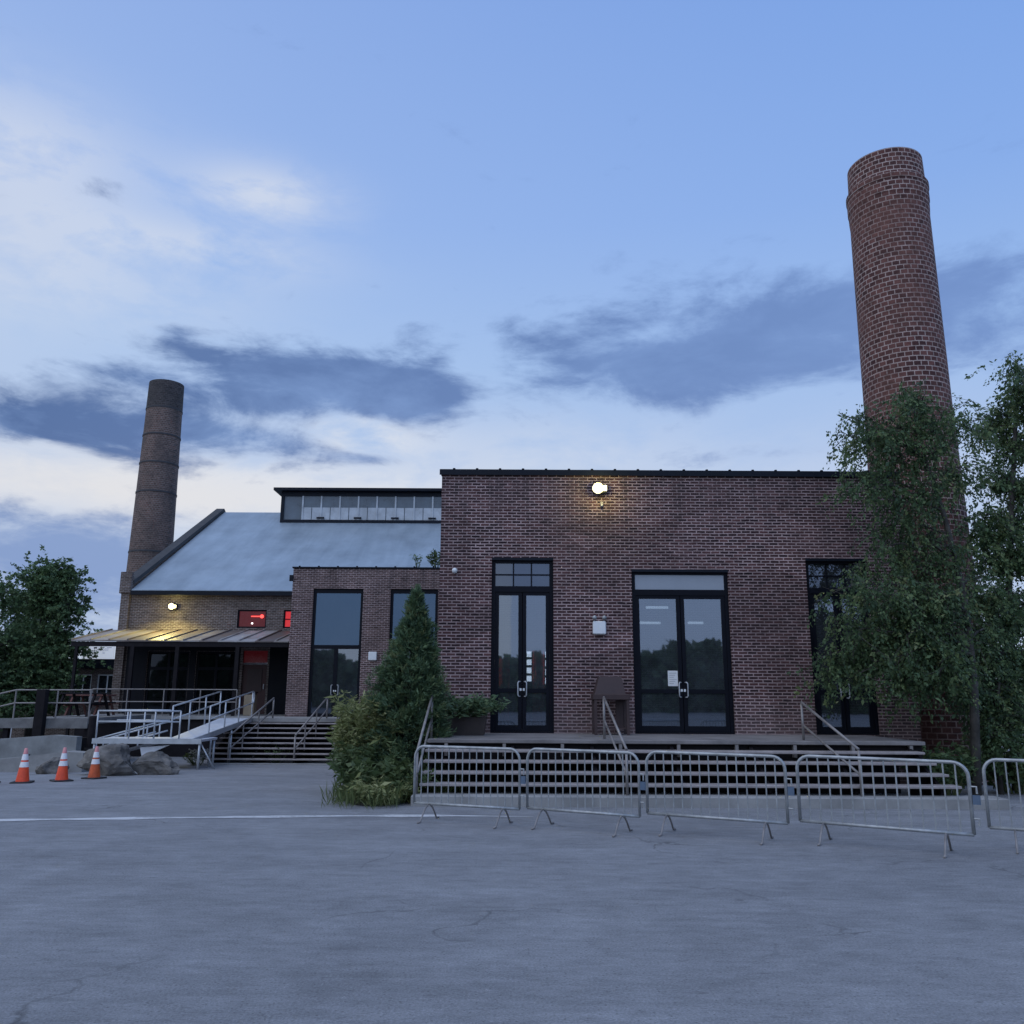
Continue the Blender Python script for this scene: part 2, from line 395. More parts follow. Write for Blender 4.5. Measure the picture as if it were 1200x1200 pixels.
M['tan'] = plain('tan laminate', (0.32, 0.25, 0.17), 0.6, 0, 0.12, 3, 0.05)
M['red_curtain'] = plain('red curtain', (0.75, 0.05, 0.04), 0.8, 0, 0.3, 2, 0.1)
M['maroon'] = plain('maroon door', (0.055, 0.018, 0.018), 0.5, 0, 0.2, 2, 0.05)
M['strip'] = plain('lit strip', (0.7, 0.7, 0.7), 0.4, 0, 0.02, 5, 0, (0.85, 0.9, 1.0), 3.2)
M['tube'] = plain('lit tube', (0.7, 0.7, 0.7), 0.4, 0, 0.02, 5, 0, (0.8, 0.9, 1.0), 1.1)
M['lamp_on'] = plain('lit lens', (0.9, 0.85, 0.6), 0.3, 0, 0.02, 5, 0, (1.0, 0.93, 0.62), 1.5)
M['red_lit'] = plain('red lit glass', (0.05, 0.006, 0.008), 0.2, 0, 0.1, 3, 0, (1.0, 0.03, 0.05), 0.05)
M['red_bulb'] = plain('red bulb', (0.5, 0.02, 0.02), 0.2, 0, 0.1, 3, 0, (1.0, 0.06, 0.05), 3.0)
M['red_sign'] = plain('red neon strip', (0.4, 0.02, 0.02), 0.3, 0, 0.1, 3, 0, (1.0, 0.04, 0.05), 0.45)
M['red_dim'] = plain('dim red glass', (0.12, 0.01, 0.012), 0.3, 0, 0.1, 3, 0, (1.0, 0.04, 0.06), 0.018)
M['white_bulb'] = plain('white pilot', (0.7, 0.7, 0.7), 0.2, 0, 0.1, 3, 0, (1.0, 0.9, 0.9), 3.0)
def line_mat():
    m, N, b = new_mat('worn white paint')
    tc = N.n('ShaderNodeTexCoord').outputs['Object']
    w = N.m('ADD', N.m('MULTIPLY', N.noise(tc, 1.3, 5, 0.7), 0.6), N.m('MULTIPLY', N.noise(tc, 16, 4, 0.75), 0.5))
    N.put(b.inputs['Base Color'], N.mix(N.ramp(w, [(0.54, 0.0), (0.72, 1.0)]), (0.54, 0.54, 0.54), (0.24, 0.24, 0.245)))
    b.inputs['Roughness'].default_value = 0.85
    return m
M['line'] = line_mat()
M['soil'] = plain('planting soil', (0.05, 0.045, 0.035), 0.95, 0, 0.4, 4, 0.6)
M['bark'] = plain('dark bark', (0.045, 0.04, 0.036), 0.9, 0, 0.45, 9, 0.6)
M['birch_bark'] = plain('pale bark', (0.062, 0.057, 0.05), 0.85, 0, 0.6, 6, 0.5)
M['leaf_birch'] = leafmat('small tree leaves', [(0.0, (0.042, 0.075, 0.040)), (0.45, (0.085, 0.14, 0.062)), (0.8, (0.145, 0.20, 0.08)), (1.0, (0.22, 0.24, 0.11))])
M['leaf_con'] = leafmat('evergreen sprays', [(0.0, (0.042, 0.075, 0.044)), (0.5, (0.105, 0.17, 0.085)), (0.8, (0.14, 0.20, 0.09)), (1.0, (0.20, 0.22, 0.10))], 0.18)
M['leaf_oak'] = leafmat('broad leaves', [(0.0, (0.055, 0.095, 0.048)), (0.6, (0.115, 0.185, 0.078)), (1.0, (0.19, 0.25, 0.11))], 0.25)
M['leaf_yel'] = leafmat('yellow green leaves', [(0.0, (0.13, 0.16, 0.05)), (0.6, (0.27, 0.29, 0.12)), (1.0, (0.45, 0.45, 0.24))])
M['leaf_weed'] = leafmat('weed leaves', [(0.0, (0.05, 0.075, 0.03)), (0.6, (0.09, 0.13, 0.05)), (1.0, (0.16, 0.19, 0.08))])
M['leaf_grass'] = leafmat('grass blades', [(0.0, (0.06, 0.085, 0.03)), (0.6, (0.11, 0.14, 0.05)), (1.0, (0.22, 0.22, 0.10))])
M['petal'] = leafmat('white petals', [(0.0, (0.35, 0.36, 0.33)), (1.0, (0.6, 0.6, 0.58))])

# ------------------------------------------------------------------ mesh helper
class MB:
    def __init__(s): s.v = []; s.f = []; s.uv = {}
    def add(s, vs, fs, uvs=None):
        o = len(s.v); s.v.extend([tuple(p) for p in vs])
        for k, f in enumerate(fs):
            if uvs: s.uv[len(s.f)] = uvs[k]
            s.f.append(tuple(o + i for i in f))
        return s
    def box(s, x0, x1, y0, y1, z0, z1, bev=0.0):
        if bev > 0 and min(x1 - x0, y1 - y0, z1 - z0) > 2.2 * bev:
            b = bev; P = []; F = []
            for (dx, dy, dz) in ((0, b, b), (b, 0, b), (b, b, 0)):
                for X in (x0 + dx, x1 - dx):
                    for Y in (y0 + dy, y1 - dy):
                        for Z in (z0 + dz, z1 - dz): P.append((X, Y, Z))
            i = lambda k, a, c, d: k * 8 + a * 4 + c * 2 + d
            F += [(i(0,0,0,0), i(0,0,0,1), i(0,0,1,1), i(0,0,1,0)), (i(0,1,0,0), i(0,1,1,0), i(0,1,1,1), i(0,1,0,1)),
                  (i(1,0,0,0), i(1,1,0,0), i(1,1,0,1), i(1,0,0,1)), (i(1,0,1,0), i(1,0,1,1), i(1,1,1,1), i(1,1,1,0)),
                  (i(2,0,0,0), i(2,0,1,0), i(2,1,1,0), i(2,1,0,0)), (i(2,0,0,1), i(2,1,0,1), i(2,1,1,1), i(2,0,1,1))]
            for a in (0, 1):
                for c in (0, 1):
                    F.append((i(0,a,c,0), i(0,a,c,1), i(1,a,c,1), i(1,a,c,0)))
                    F.append((i(0,a,0,c), i(0,a,1,c), i(2,a,1,c), i(2,a,0,c)))
                    F.append((i(1,0,a,c), i(1,1,a,c), i(2,1,a,c), i(2,0,a,c)))
                    for d in (0, 1): F.append((i(0,a,c,d), i(1,a,c,d), i(2,a,c,d)))
            return s.add(P, F)
        P = [(x0,y0,z0),(x1,y0,z0),(x1,y1,z0),(x0,y1,z0),(x0,y0,z1),(x1,y0,z1),(x1,y1,z1),(x0,y1,z1)]
        return s.add(P, [(0,3,2,1),(4,5,6,7),(0,1,5,4),(1,2,6,5),(2,3,7,6),(3,0,4,7)])
    def prism(s, poly, d):
        """poly: 3-D outline, swept by vector d"""
        n = len(poly); d = Vector(d)
        P = [Vector(p) for p in poly]; P += [p + d for p in P]
        F = [tuple(range(n))[::-1], tuple(range(n, 2 * n))]
        F += [(i, (i + 1) % n, (i + 1) % n + n, i + n) for i in range(n)]
        return s.add(P, F)
    def tube(s, pts, r, n=8, cap=True):
        pts = [Vector(p) for p in pts]
        if not hasattr(r, '__len__'): r = [r] * len(pts)
        rings = []; up = None
        for i, p in enumerate(pts):
            a = pts[max(i - 1, 0)]; b = pts[min(i + 1, len(pts) - 1)]
            t = (b - a).normalized()
            if up is None:
                up = Vector((0, 0, 1)) if abs(t.z) < 0.9 else Vector((1, 0, 0))
            u = t.cross(up)
            if u.length < 1e-4: u = t.cross(Vector((0, 1, 0)))
            u.normalize(); w = u.cross(t).normalized(); up = w
            rings.append([p + (u * math.cos(2 * math.pi * k / n) + w * math.sin(2 * math.pi * k / n)) * r[i] for k in range(n)])
        P = [p for g in rings for p in g]; F = []
        for i in range(len(pts) - 1):
            for k in range(n):
                F.append((i * n + k, i * n + (k + 1) % n, (i + 1) * n + (k + 1) % n, (i + 1) * n + k))
        if cap:
            F.append(tuple(range(n))[::-1]); F.append(tuple((len(pts) - 1) * n + k for k in range(n)))
        return s.add(P, F)
    def lathe(s, prof, cx=0, cy=0, n=32, caps=True, bricks=False):
        P = []; F = []; UV = []
        for (r, z) in prof:
            for k in range(n):
                a = 2 * math.pi * k / n
                P.append((cx + r * math.cos(a), cy + r * math.sin(a), z))
        rm = prof[0][0]
        for i in range(len(prof) - 1):
            for k in range(n):
                F.append((i * n + k, i * n + (k + 1) % n, (i + 1) * n + (k + 1) % n, (i + 1) * n + k))
                u0, u1 = 2 * math.pi * k / n * rm, 2 * math.pi * (k + 1) / n * rm
                z0, z1 = prof[i][1] + prof[0][0] - prof[i][0], prof[i + 1][1] + prof[0][0] - prof[i + 1][0]
                UV.append([(u0, z0), (u1, z0), (u1, z1), (u0, z1)])
        if caps:
            F.append(tuple(range(n))[::-1]); UV.append([(0, 0)] * n)
            F.append(tuple((len(prof) - 1) * n + k for k in range(n))); UV.append([(0, 0)] * n)
        return s.add(P, F, UV if bricks else None)
    def build(s, name, mat, parent=None, org=None, smooth=False):
        me = bpy.data.meshes.new(name)
        if parent is not None:
            off = Vector((0, 0, 0)); p = parent
            while p is not None: off += p.location; p = p.parent
        else:
            off = Vector(org) if org is not None else Vector((0, 0, 0))
        vs = [Vector(p) - off for p in s.v]
        me.from_pydata([tuple(p) for p in vs], [], s.f)
        uvl = me.uv_layers.new(name='UVMap')
        for poly in me.polygons:
            if poly.index in s.uv:
                for li, q in zip(poly.loop_indices, s.uv[poly.index]): uvl.data[li].uv = q
                continue
            nx, ny, nz = (abs(c) for c in poly.normal)
            for li in poly.loop_indices:
                p = s.v[me.loops[li].vertex_index]
                uvl.data[li].uv = (p[0], p[1]) if nz >= max(nx, ny) else ((p[0], p[2]) if ny >= nx else (p[1], p[2]))
        me.materials.append(mat)
        if smooth:
            for poly in me.polygons: poly.use_smooth = True
        me.update()
        o = bpy.data.objects.new(name, me); col.objects.link(o)
        if parent is not None: o.parent = parent
        else: o.location = off
        return o

def tag(o, label=None, cat=None, group=None, kind=None):
    if label: o['label'] = label
    if cat: o['category'] = cat
    if group: o['group'] = group
    if kind: o['kind'] = kind
    return o
def thing(name, label, cat, loc=(0, 0, 0), group=None):
    o = bpy.data.objects.new(name, None); col.objects.link(o)
    o.location = Vector(loc); o.empty_display_size = 0.3
    return tag(o, label, cat, group)
def copy_tree(o, parent=None):
    c = o.copy(); col.objects.link(c)
    if parent is not None: c.parent = parent
    for ch in list(o.children): copy_tree(ch, c)
    return c
def B(*a, **k): return MB().box(*a, **k)
def bx(name, mat, parent, *a, bev=0.0): return MB().box(*a, bev=bev).build(name, mat, parent)

def holed_wall(x0, x1, z0, z1, yf, t, holes):
    """wall facing -Y with openings: front, back and reveals"""
    mb = MB()
    xs = sorted({x0, x1, *[h[0] for h in holes], *[h[1] for h in holes]})
    zs = sorted({z0, z1, *[h[2] for h in holes], *[h[3] for h in holes]})
    nx, nz = len(xs) - 1, len(zs) - 1
    def solid(i, j):
        if i < 0 or j < 0 or i >= nx or j >= nz: return False
        cx, cz = (xs[i] + xs[i + 1]) / 2, (zs[j] + zs[j + 1]) / 2
        return not any(h[0] < cx < h[1] and h[2] < cz < h[3] for h in holes)
    yb = yf + t
    for i in range(nx):
        for j in range(nz):
            if not solid(i, j): continue
            a, b, c, d = xs[i], xs[i + 1], zs[j], zs[j + 1]
            mb.add([(a, yf, c), (b, yf, c), (b, yf, d), (a, yf, d)], [(0, 1, 2, 3)])
            mb.add([(a, yb, c), (b, yb, c), (b, yb, d), (a, yb, d)], [(3, 2, 1, 0)])
            if not solid(i - 1, j): mb.add([(a, yf, c), (a, yb, c), (a, yb, d), (a, yf, d)], [(3, 2, 1, 0)])
            if not solid(i + 1, j): mb.add([(b, yf, c), (b, yb, c), (b, yb, d), (b, yf, d)], [(0, 1, 2, 3)])
            if not solid(i, j - 1): mb.add([(a, yf, c), (b, yf, c), (b, yb, c), (a, yb, c)], [(3, 2, 1, 0)])
            if not solid(i, j + 1): mb.add([(a, yf, d), (b, yf, d), (b, yb, d), (a, yb, d)], [(0, 1, 2, 3)])
    return mb

def gz(y):                                # lot falls gently away towards the old hall
    t = min(max(y - 15.5, 0.0), 25.0)
    return -0.027 * t

# ------------------------------------------------------------------ ground
def ground():
    mb = MB()
    xs = [-900, -300, -100, -50, -30, -20, -10, 0, 10, 20, 40, 100, 300, 900]
    ys = [-900, -300, -100, -30, -10, 0, 5, 10, 13, 14.5, 15.5, 17, 20, 24, 28, 32, 36, 40.5, 50, 80, 200, 600, 2200]
    P = [(x, y, gz(y)) for y in ys for x in xs]
    n = len(xs)
    F = [(j * n + i, j * n + i + 1, (j + 1) * n + i + 1, (j + 1) * n + i) for j in range(len(ys) - 1) for i in range(n - 1)]
    mb.add(P, F)
    tag(mb.build('ground', asphalt_mat()), kind='structure')
ground()
def road_line():
    mb = MB(); P = []; F = []
    pts = [(-14, 12.3), (-11, 12.55), (-7.4, 12.95), (-5, 13.3), (-2.6, 13.58), (-1, 13.68), (0.35, 13.62)]
    L = []
    for i in range(len(pts) - 1):
        for k in range(8):
            t = k / 8
            L.append((pts[i][0] * (1 - t) + pts[i + 1][0] * t, pts[i][1] * (1 - t) + pts[i + 1][1] * t))
    L.append(pts[-1])
    for (x, y) in L:
        w = (0.10 + 0.03 * math.sin(x * 3.1) + rnd.uniform(-.025, .025)) * min(1, (0.5 - x) / 1.6)
        P += [(x, y - w, 0.005), (x, y + w, 0.005)]
    for i in range(len(L) - 1): F.append((2 * i, 2 * i + 2, 2 * i + 3, 2 * i + 1))
    mb.add(P, F)
    tag(mb.build('road_marking', M['line']), kind='structure')
road_line()
# planting bed soil
def soil_bed():
    mb = MB(); n = 28
    P = [(-2.25, 16.6, 0.16)]
    for k in range(n):
        a = 2 * math.pi * k / n; q = 1 + 0.12 * math.sin(3 * a + 1)
        X, Y = -2.2 + .9 * q * math.cos(a), 16.8 + 1.85 * q * math.sin(a)
        P.append((X, Y, gz(Y) + 0.012))
    mb.add(P, [(0, 1 + k, 1 + (k + 1) % n) for k in range(n)])
    tag(mb.build('planting_bed', M['soil']), kind='structure')
soil_bed()

# ------------------------------------------------------------------ doors and windows
def pulls(xc, yf, z0, parent, h=0.32, off=0.095):
    for s in (-1, 1):
        x = xc + s * off
        MB().tube([(x - s * .055, yf - .02, z0), (x - s * .02, yf - .055, z0), (x, yf - .06, z0 + .03), (x, yf - .06, z0 + h - .03), (x - s * .02, yf - .055, z0 + h), (x - s * .055, yf - .02, z0 + h)], 0.014, 8).build('handle', M['alu'], parent, smooth=True)
        MB().box(xc + s * .035 - .022, xc + s * .035 + .022, yf - .02, yf, z0 + .12, z0 + .175).build('lock', M['white'], parent)

def door_pair(parent, x0, x1, z0, z1, yw, zt, label, transom):
    """glazed double doors under a transom, set 8 cm back in the wall"""
    y0, y1 = yw + .07, yw + .17
    j = .085
    fr = MB()
    fr.box(x0 + .001, x0 + j, y0, y1, z0, z1 - .001).box(x1 - j, x1 - .001, y0, y1, z0, z1 - .001)
    fr.box(x0 + j, x1 - j, y0, y1, z1 - j, z1 - .001).box(x0 + j, x1 - j, y0, y1, zt, zt + .13)
    fr.box(x0 + j, x1 - j, y0, y1, z0, z0 + .03)
    d = fr.build('entrance_door', M['black'], parent)
    if label: d['label'] = label
    xm = (x0 + x1) / 2
    for a, b in ((x0 + j, xm - .004), (xm + .004, x1 - j)):
        lf = MB(); st = .085
        A, Bz = z0 + .034, zt - .004
        zm = z0 + .86
        lf.box(a + .003, a + st, y0 + .02, y1 - .02, A, Bz).box(b - st, b - .003, y0 + .02, y1 - .02, A, Bz)
        lf.box(a + st, b - st, y0 + .02, y1 - .02, A, A + .13).box(a + st, b - st, y0 + .02, y1 - .02, zm, zm + .09).box(a + st, b - st, y0 + .02, y1 - .02, Bz - .07, Bz)
        lf.build('door_leaf', M['black'], d)
        bx('glass_pane', M['glass'], d, a + st, b - st, y0 + .045, y0 + .055, A + .13, zm)
        bx('glass_pane', M['glass'], d, a + st, b - st, y0 + .045, y0 + .055, zm + .09, Bz - .07)
    if transom == 'panel':
        bx('transom_panel', M['panel'], d, x0 + j, x1 - j, y0 + .02, y0 + .04, zt + .13, z1 - j)
    else:
        bx('transom_pane', M['glass_dark'], d, x0 + j, x1 - j, y0 + .05, y0 + .06, zt + .13, z1 - j)
        g = MB()
        for k in (1, 2):
            xx = x0 + j + (x1 - x0 - 2 * j) * k / 3
            g.box(xx - .016, xx + .016, y0 + .03, y0 + .048, zt + .13, z1 - j)
        zz = (zt + .13 + z1 - j) / 2
        for k in range(3):
            xa = x0 + j + (x1 - x0 - 2 * j) * k / 3 + (.016 if k else 0); xb = x0 + j + (x1 - x0 - 2 * j) * (k + 1) / 3 - (.016 if k < 2 else 0)
            g.box(xa, xb, y0 + .03, y0 + .048, zz - .016, zz + .016)
        g.build('glazing_bar', M['black'], d)
    pulls(xm, y0 + .02, z0 + .78, d)
    return d

# ------------------------------------------------------------------ main brick building
MX0, MX1, MY, MZ = -1.62, 8.9, 19.1, 6.84
D1, D2, D3 = (-.45, .94, 1.0, 4.82), (2.70, 4.88, 1.0, 4.57), (6.64, 8.03, 1.0, 4.84)
main = thing('brick_building', 'flat roofed red brown brick building with three black glazed doorways', 'building', (3.6, MY, 0))
holed_wall(MX0, MX1, -.1, MZ, MY, .35, [D1, D2, D3]).build('front_wall', M['brick'], main)
MB().box(MX0, MX0 + .35, MY + .35, 33.5, -.5, MZ).box(MX1 - .35, MX1, MY + .35, 33.5, -.5, MZ).box(MX0 + .35, MX1 - .35, 33.15, 33.5, -.5, MZ).build('side_wall', M['brick'], main)
bx('roof', M['flash'], main, MX0 + .35, MX1 - .35, MY + .35, 33.15, MZ - .5, MZ - .3)
bx('interior_floor', M['concrete'], main, MX0 + .35, MX1 - .35, MY + .35, 33.15, .8, .99)
cp = MB()
cp.box(MX0 - .05, MX1 + .05, MY - .06, MY + .42, MZ + .002, MZ + .06, bev=.01).box(MX0 - .052, MX1 + .052, MY - .062, MY - .045, MZ - .075, MZ + .05)
cop = cp.build('coping', M['flash'], main)
x = MX0 + .28
while x < MX1:
    MB().box(x - .03, x + .03, MY - .07, MY - .02, MZ + .05, MZ + .085, bev=.01).build('coping_clip', M['flash'], cop)
    x += .53
# lintel soldier courses / steel lintels
for (a, b, _, t) in (D1, D2, D3):
    bx('lintel', M['flash'], main, a, b, MY - .006, MY + .05, t - .03, t + .03)
door_pair(main, *D1, MY, 4.08, 'black double door under a six pane transom', 'grid')
door_pair(main, *D2, MY, 4.02, 'widest black double door under a plain grey transom panel', 'panel')
door_pair(main, *D3, MY, 4.08, 'black double door half hidden by tree leaves', 'grid')

# things seen through and on the doors
for i, (px, py0, py1) in enumerate(((582.5, 771, 803), (620, 762, 800), (640.5, 762, 803))):
    a = at(px, py1, 20.3); b = at(px, py0, 20.3)
    t = thing('light_strip', ['dashed white strip at the left edge of the six pane door', 'wider dashed white strip behind the right leaf of the six pane door', 'dashed white strip at the right edge of the six pane door'][i], 'light strip', (a.x, 20.3, 1.0), 'dashed light strips behind the door')
    w = .03 if i != 1 else .055
    bx('stand', M['black'], t, a.x - .02, a.x + .02, 20.32, 20.36, .99, b.z + .05)
    n = 4; h = (b.z - a.z) / n
    for k in range(n):
        bx('lit_panel', M['strip'], t, a.x - w, a.x + w, 20.28, 20.315, a.z + k * h + .03, a.z + (k + 1) * h - .03)
def curtain(px0, px1, py0, py1, Y, label):
    a = at(px0, py0, Y); b = at(px1, py1, Y)
    mb = MB(); n = 24; P = []
    for k in range(n + 1):
        x = a.x + (b.x - a.x) * k / n
        y = Y + .035 * math.sin(k * 1.9)
        P += [(x, y, .995), (x, y, a.z)]
    mb.add(P, [(2 * k, 2 * k + 2, 2 * k + 3, 2 * k + 1) for k in range(n)])
    mb.add([(p[0], p[1] + .012, p[2]) for p in P], [(2 * k + 1, 2 * k + 3, 2 * k + 2, 2 * k) for k in range(n)])
    o = mb.build('curtain', M['red_curtain'], None, (0.5 * (a.x + b.x), Y, .995))
    tag(o, label, 'curtain')
curtain(585, 597, 770, 800, 20.34, 'narrow red curtain hanging behind the left leaf of the six pane door')
curtain(624, 638, 762, 800, 20.34, 'red curtain hanging behind the right leaf of the six pane door')
for (px, py, w, lab) in ((770, 712, 26, 'long lit ceiling tube nearest the glass of the widest door'), (762, 730, 24, 'lit ceiling tube deeper inside the left leaf of the widest door'), (815, 730, 18, 'short lit ceiling tube behind the right leaf of the widest door')):
    Y = 26.0
    a = at(px - w / 2, py, Y); b = at(px + w / 2, py, Y)
    t = thing('ceiling_light', lab, 'lamp', (a.x, Y, a.z), 'ceiling tubes inside the brick building')
    MB().tube([a, (b.x, Y, a.z)], .035, 8).build('tube', M['tube'], t)
    bx('fitting', M['white'], t, a.x, b.x, Y - .06, Y + .06, a.z + .037, a.z + .09)
    for xx in (a.x + .05, b.x - .05): bx('hanger', M['black'], t, xx - .006, xx + .006, Y - .006, Y + .006, a.z + .09, MZ - .5)
# paper notice on the glass
nt = thing('paper_notice', 'white paper notice stuck to the left leaf of the widest door', 'notice', at(789, 804, MY + .11))
a = at(783, 804, MY + .11); b = at(794, 786, MY + .11)
bx('sheet', M['paper'], nt, a.x, b.x, MY + .108, MY + .112, a.z, b.z)
for k in range(6):
    zz = b.z - .05 - k * .045
    bx('text_line', M['ink'], nt, a.x + .03, b.x - .03 - .03 * (k % 3), MY + .1055, MY + .1075, zz - .008, zz)

# wall fittings of the main building
def flood_light(name, loc, label, power, dist=.42, drop=.06, down=False):
    x, y, z = loc                       # y = wall face
    t = thing(name, label, 'lamp', loc, 'lit wall floodlights')
    bx('back_plate', M['flash'], t, x - .09, x + .09, y - .04, y - .001, z - .10, z + .10, bev=.008)
    h = MB(); h.prism([(x - .15, y - .04, z + .11), (x - .15, y - .23, z + .07), (x - .15, y - .17, z - .12), (x - .15, y - .04, z - .10)], (.30, 0, 0))
    h.build('housing', M['flash'], t)
    cz = z - .01
    MB().tube([(x - .045, y - .19, cz), (x - .045, y - .235, cz - .005), (x - .045, y - .262, cz - .01)], [.125, .12, .05], 20).box(x + .07, x + .158, y - .245, y - .195, cz - .07, cz + .06, bev=.012).build('lens', M['lamp_on'], t)
    L = bpy.data.objects.new('lamp_light', bpy.data.lights.new('lamp_light', 'SPOT' if down else 'POINT'))
    if down: L.data.spot_size, L.data.spot_blend = R(148), .35
    col.objects.link(L); L.parent = t; L.location = (0, -dist, -drop)
    L.data.energy = power; L.data.color = (1.0, .86, .30); L.data.shadow_soft_size = .12
    if down:                             # the weaker side glow of the same lamp
        L2 = bpy.data.objects.new('lamp_light', bpy.data.lights.new('lamp_light', 'POINT'))
        col.objects.link(L2); L2.parent = t; L2.location = (0, -.36, -.02)
        L2.data.energy = 22; L2.data.color = L.data.color; L2.data.shadow_soft_size = .12
    return t
flood_light('flood_light', (2.0, MY, 6.44), 'glowing floodlight high on the red brown brick front', 24, .36, .02)
s = thing('motion_sensor', 'small pale sensor just under the high floodlight', 'sensor', at(705, 591, MY))
p = at(705, 591, MY)
bx('base', M['rail'], s, p.x - .035, p.x + .035, MY - .05, MY - .001, p.z - .02, p.z + .05, bev=.008)
MB().lathe([(.001, p.z - .075), (.026, p.z - .06), (.034, p.z - .021)], p.x, MY - .045, 14).build('eye', M['galv'], s, smooth=True)
def emergency(px, py, Y, w, heads, label):
    p = at(px, py, Y)
    t = thing('emergency_light', label, 'emergency light', (p.x, Y, p.z), 'white boxes on the walls')
    bx('box', M['white'], t, p.x - w, p.x + w, Y - .12, Y - .001, p.z - w, p.z + w, bev=.02)
    if heads:
        for sg in (-1, 1):
            hx = p.x + sg * w * .75
            bx('bracket', M['galv'], t, hx - .012, hx + .012, Y - .07, Y - .04, p.z + w, p.z + w + .05)
            MB().tube([(hx, Y - .02, p.z + w + .08), (hx, Y - .11, p.z + w + .075), (hx, Y - .14, p.z + w + .07)], [.03, .05, .052], 12).build('lamp_head', M['galv'], t, smooth=True)
emergency(702, 736, MY, .145, True, 'white emergency light box with two lamp heads between the front doors')
emergency(437, 769, 31.9, .155, False, 'plain white box on the brown annex wall beside the conifer')
p = at(533, 669, MY)
dm = thing('dome_camera', 'small white dome camera near the left corner of the brick front', 'camera', (p.x, MY, p.z))
MB().tube([(p.x, MY - .001, p.z), (p.x, MY - .05, p.z)], .06, 16).build('mount', M['white'], dm)
MB().lathe([(.001, p.z - .06), (.035, p.z - .05), (.055, p.z - .02), (.058, p.z + .02), (.03, p.z + .05), (.001, p.z + .055)], p.x, MY - .09, 16).build('dome', M['white'], dm, smooth=True)

# ------------------------------------------------------------------ front steps and deck
DF = 16.38
st = thing('front_steps', 'wide open riser steps and deck along the red brown brick front', 'steps', (3, 15.6, 0))
SX0, SX1 = -1.55, 7.7
bx('deck_slab', M['deckconc'], st, SX0, SX1, DF, MY - .003, .93, 1.0, bev=.01)
MB().box(SX0, SX1 - .02, DF + .12, DF + .2, .62, .929).build('deck_beam', M['dark_wood'], st)
for k in range(9):
    xx = SX0 + .35 + k * 1.08
    bx('bracket', M['rail'], st, xx - .03, xx + .03, DF + .02, DF + .119, .70, .928)
for k in range(1, 6):
    z = .167 * k; y = 14.80 + .3 * (k - 1)
    if k == 1:
        bx('kerb', M['concrete'], st, SX0 - .1, SX1 + .55, y, y + .5, -.05, z, bev=.012)
    else:
        bx('tread', M['tread'], st, SX0, SX1 - .05 * (k - 1), y, y + .33, z - .045, z, bev=.008)
for k in range(7):
    xx = SX0 + .08 + k * (SX1 - SX0 - .4) / 6
    MB().prism([(xx, 15.31, .0), (xx, DF + .1, .0), (xx, DF + .1, .90), (xx, 16.2, .80), (xx, 15.31, .26)], (.06, 0, 0)).build('stringer', M['dark_wood'], st)
bx('back_wall', M['dark_wood'], st, SX0, SX1, 17.6, 17.8, -.05, .928)

def hand_rail(pa, pb, zf_a, zf_b, label, group, cat='handrail', mid=True, r=.024):
    """pa upper end, pb lower end (top of rail); posts down to zf"""
    t = thing('stair_handrail', label, cat, (pb[0], pb[1], zf_b), group)
    pa, pb = Vector(pa), Vector(pb)
    MB().tube([pa + Vector((0, .0, 0)), pb], r, 8).build('top_rail', M['rail'], t, smooth=True)
    MB().tube([pa - Vector((0, 0, .02)), (pa.x, pa.y, zf_a)], r, 8).build('post', M['rail'], t, smooth=True)
    MB().tube([pb - Vector((0, 0, .02)), (pb.x, pb.y, zf_b)], r, 8).build('post', M['rail'], t, smooth=True)
    if mid:
        d = Vector((0, 0, -.42))
        MB().tube([pa + d, pb + d], r * .85, 8).build('middle_rail', M['rail'], t, smooth=True)
    return t
G1 = 'pipe handrails on the front steps'
hand_rail(at(506.5, 815, 16.75), at(489, 880, 15.05), 1.0, .167, 'pipe handrail beside the conifer at the left end of the front steps', G1)
hand_rail(at(707.5, 817, 16.75), at(734, 878, 15.05), 1.0, .167, 'pipe handrail in front of the brown hooded stand', G1)
hand_rail(at(939, 823, 16.75), at(1006, 878, 15.05), 1.0, .167, 'pipe handrail before the leaf covered right door', G1)

# brown hooded stand
def hood_stand():
    Y0, Y1 = 18.35, 18.95
    P = lambda px, py: at(px, py, 18.5)
    l, r_ = P(694.5, 815).x, P(737.5, 815).x
    zt = P(716, 815).z; ztop = P(716, 793).z
    t = thing('patio_heater', 'dark brown metal stand with tapered hood on legs between the two left doors', 'stand', ((l + r_) / 2, 18.65, 1.0))
    a, b = P(702, 793).x, P(728, 793).x
    c, d = P(696.5, 813).x, P(732.5, 813).x
    ym = (Y0 + Y1) / 2
    mb = MB()
    lo = [(c, Y0 + .05, zt + .03), (d, Y0 + .05, zt + .03), (d, Y1 - .05, zt + .03), (c, Y1 - .05, zt + .03)]
    hi = [(a, ym - .16, ztop), (b, ym - .16, ztop), (b, ym + .16, ztop), (a, ym + .16, ztop)]
    mb.add(lo + hi, [(0, 3, 2, 1), (4, 5, 6, 7), (0, 1, 5, 4), (1, 2, 6, 5), (2, 3, 7, 6), (3, 0, 4, 7)])
    mb.build('hood', M['brown_metal'], t)
    bx('tray', M['brown_metal'], t, l, r_, Y0, Y1, zt - .09, zt + .03, bev=.01)
    for xx in (l + .02, r_ - .08):
        for yy in (Y0 + .02, Y1 - .08):
            bx('leg', M['brown_metal'], t, xx, xx + .06, yy, yy + .06, 1.0, zt - .09)
    bx('side_panel', M['brown_metal'], t, r_ - .25, r_ - .09, Y1 - .1, Y1 - .06, 1.12, zt - .09)
    bx('shelf', M['brown_metal'], t, l + .08, r_ - .08, Y0 + .08, Y1 - .08, 1.12, 1.15)
hood_stand()

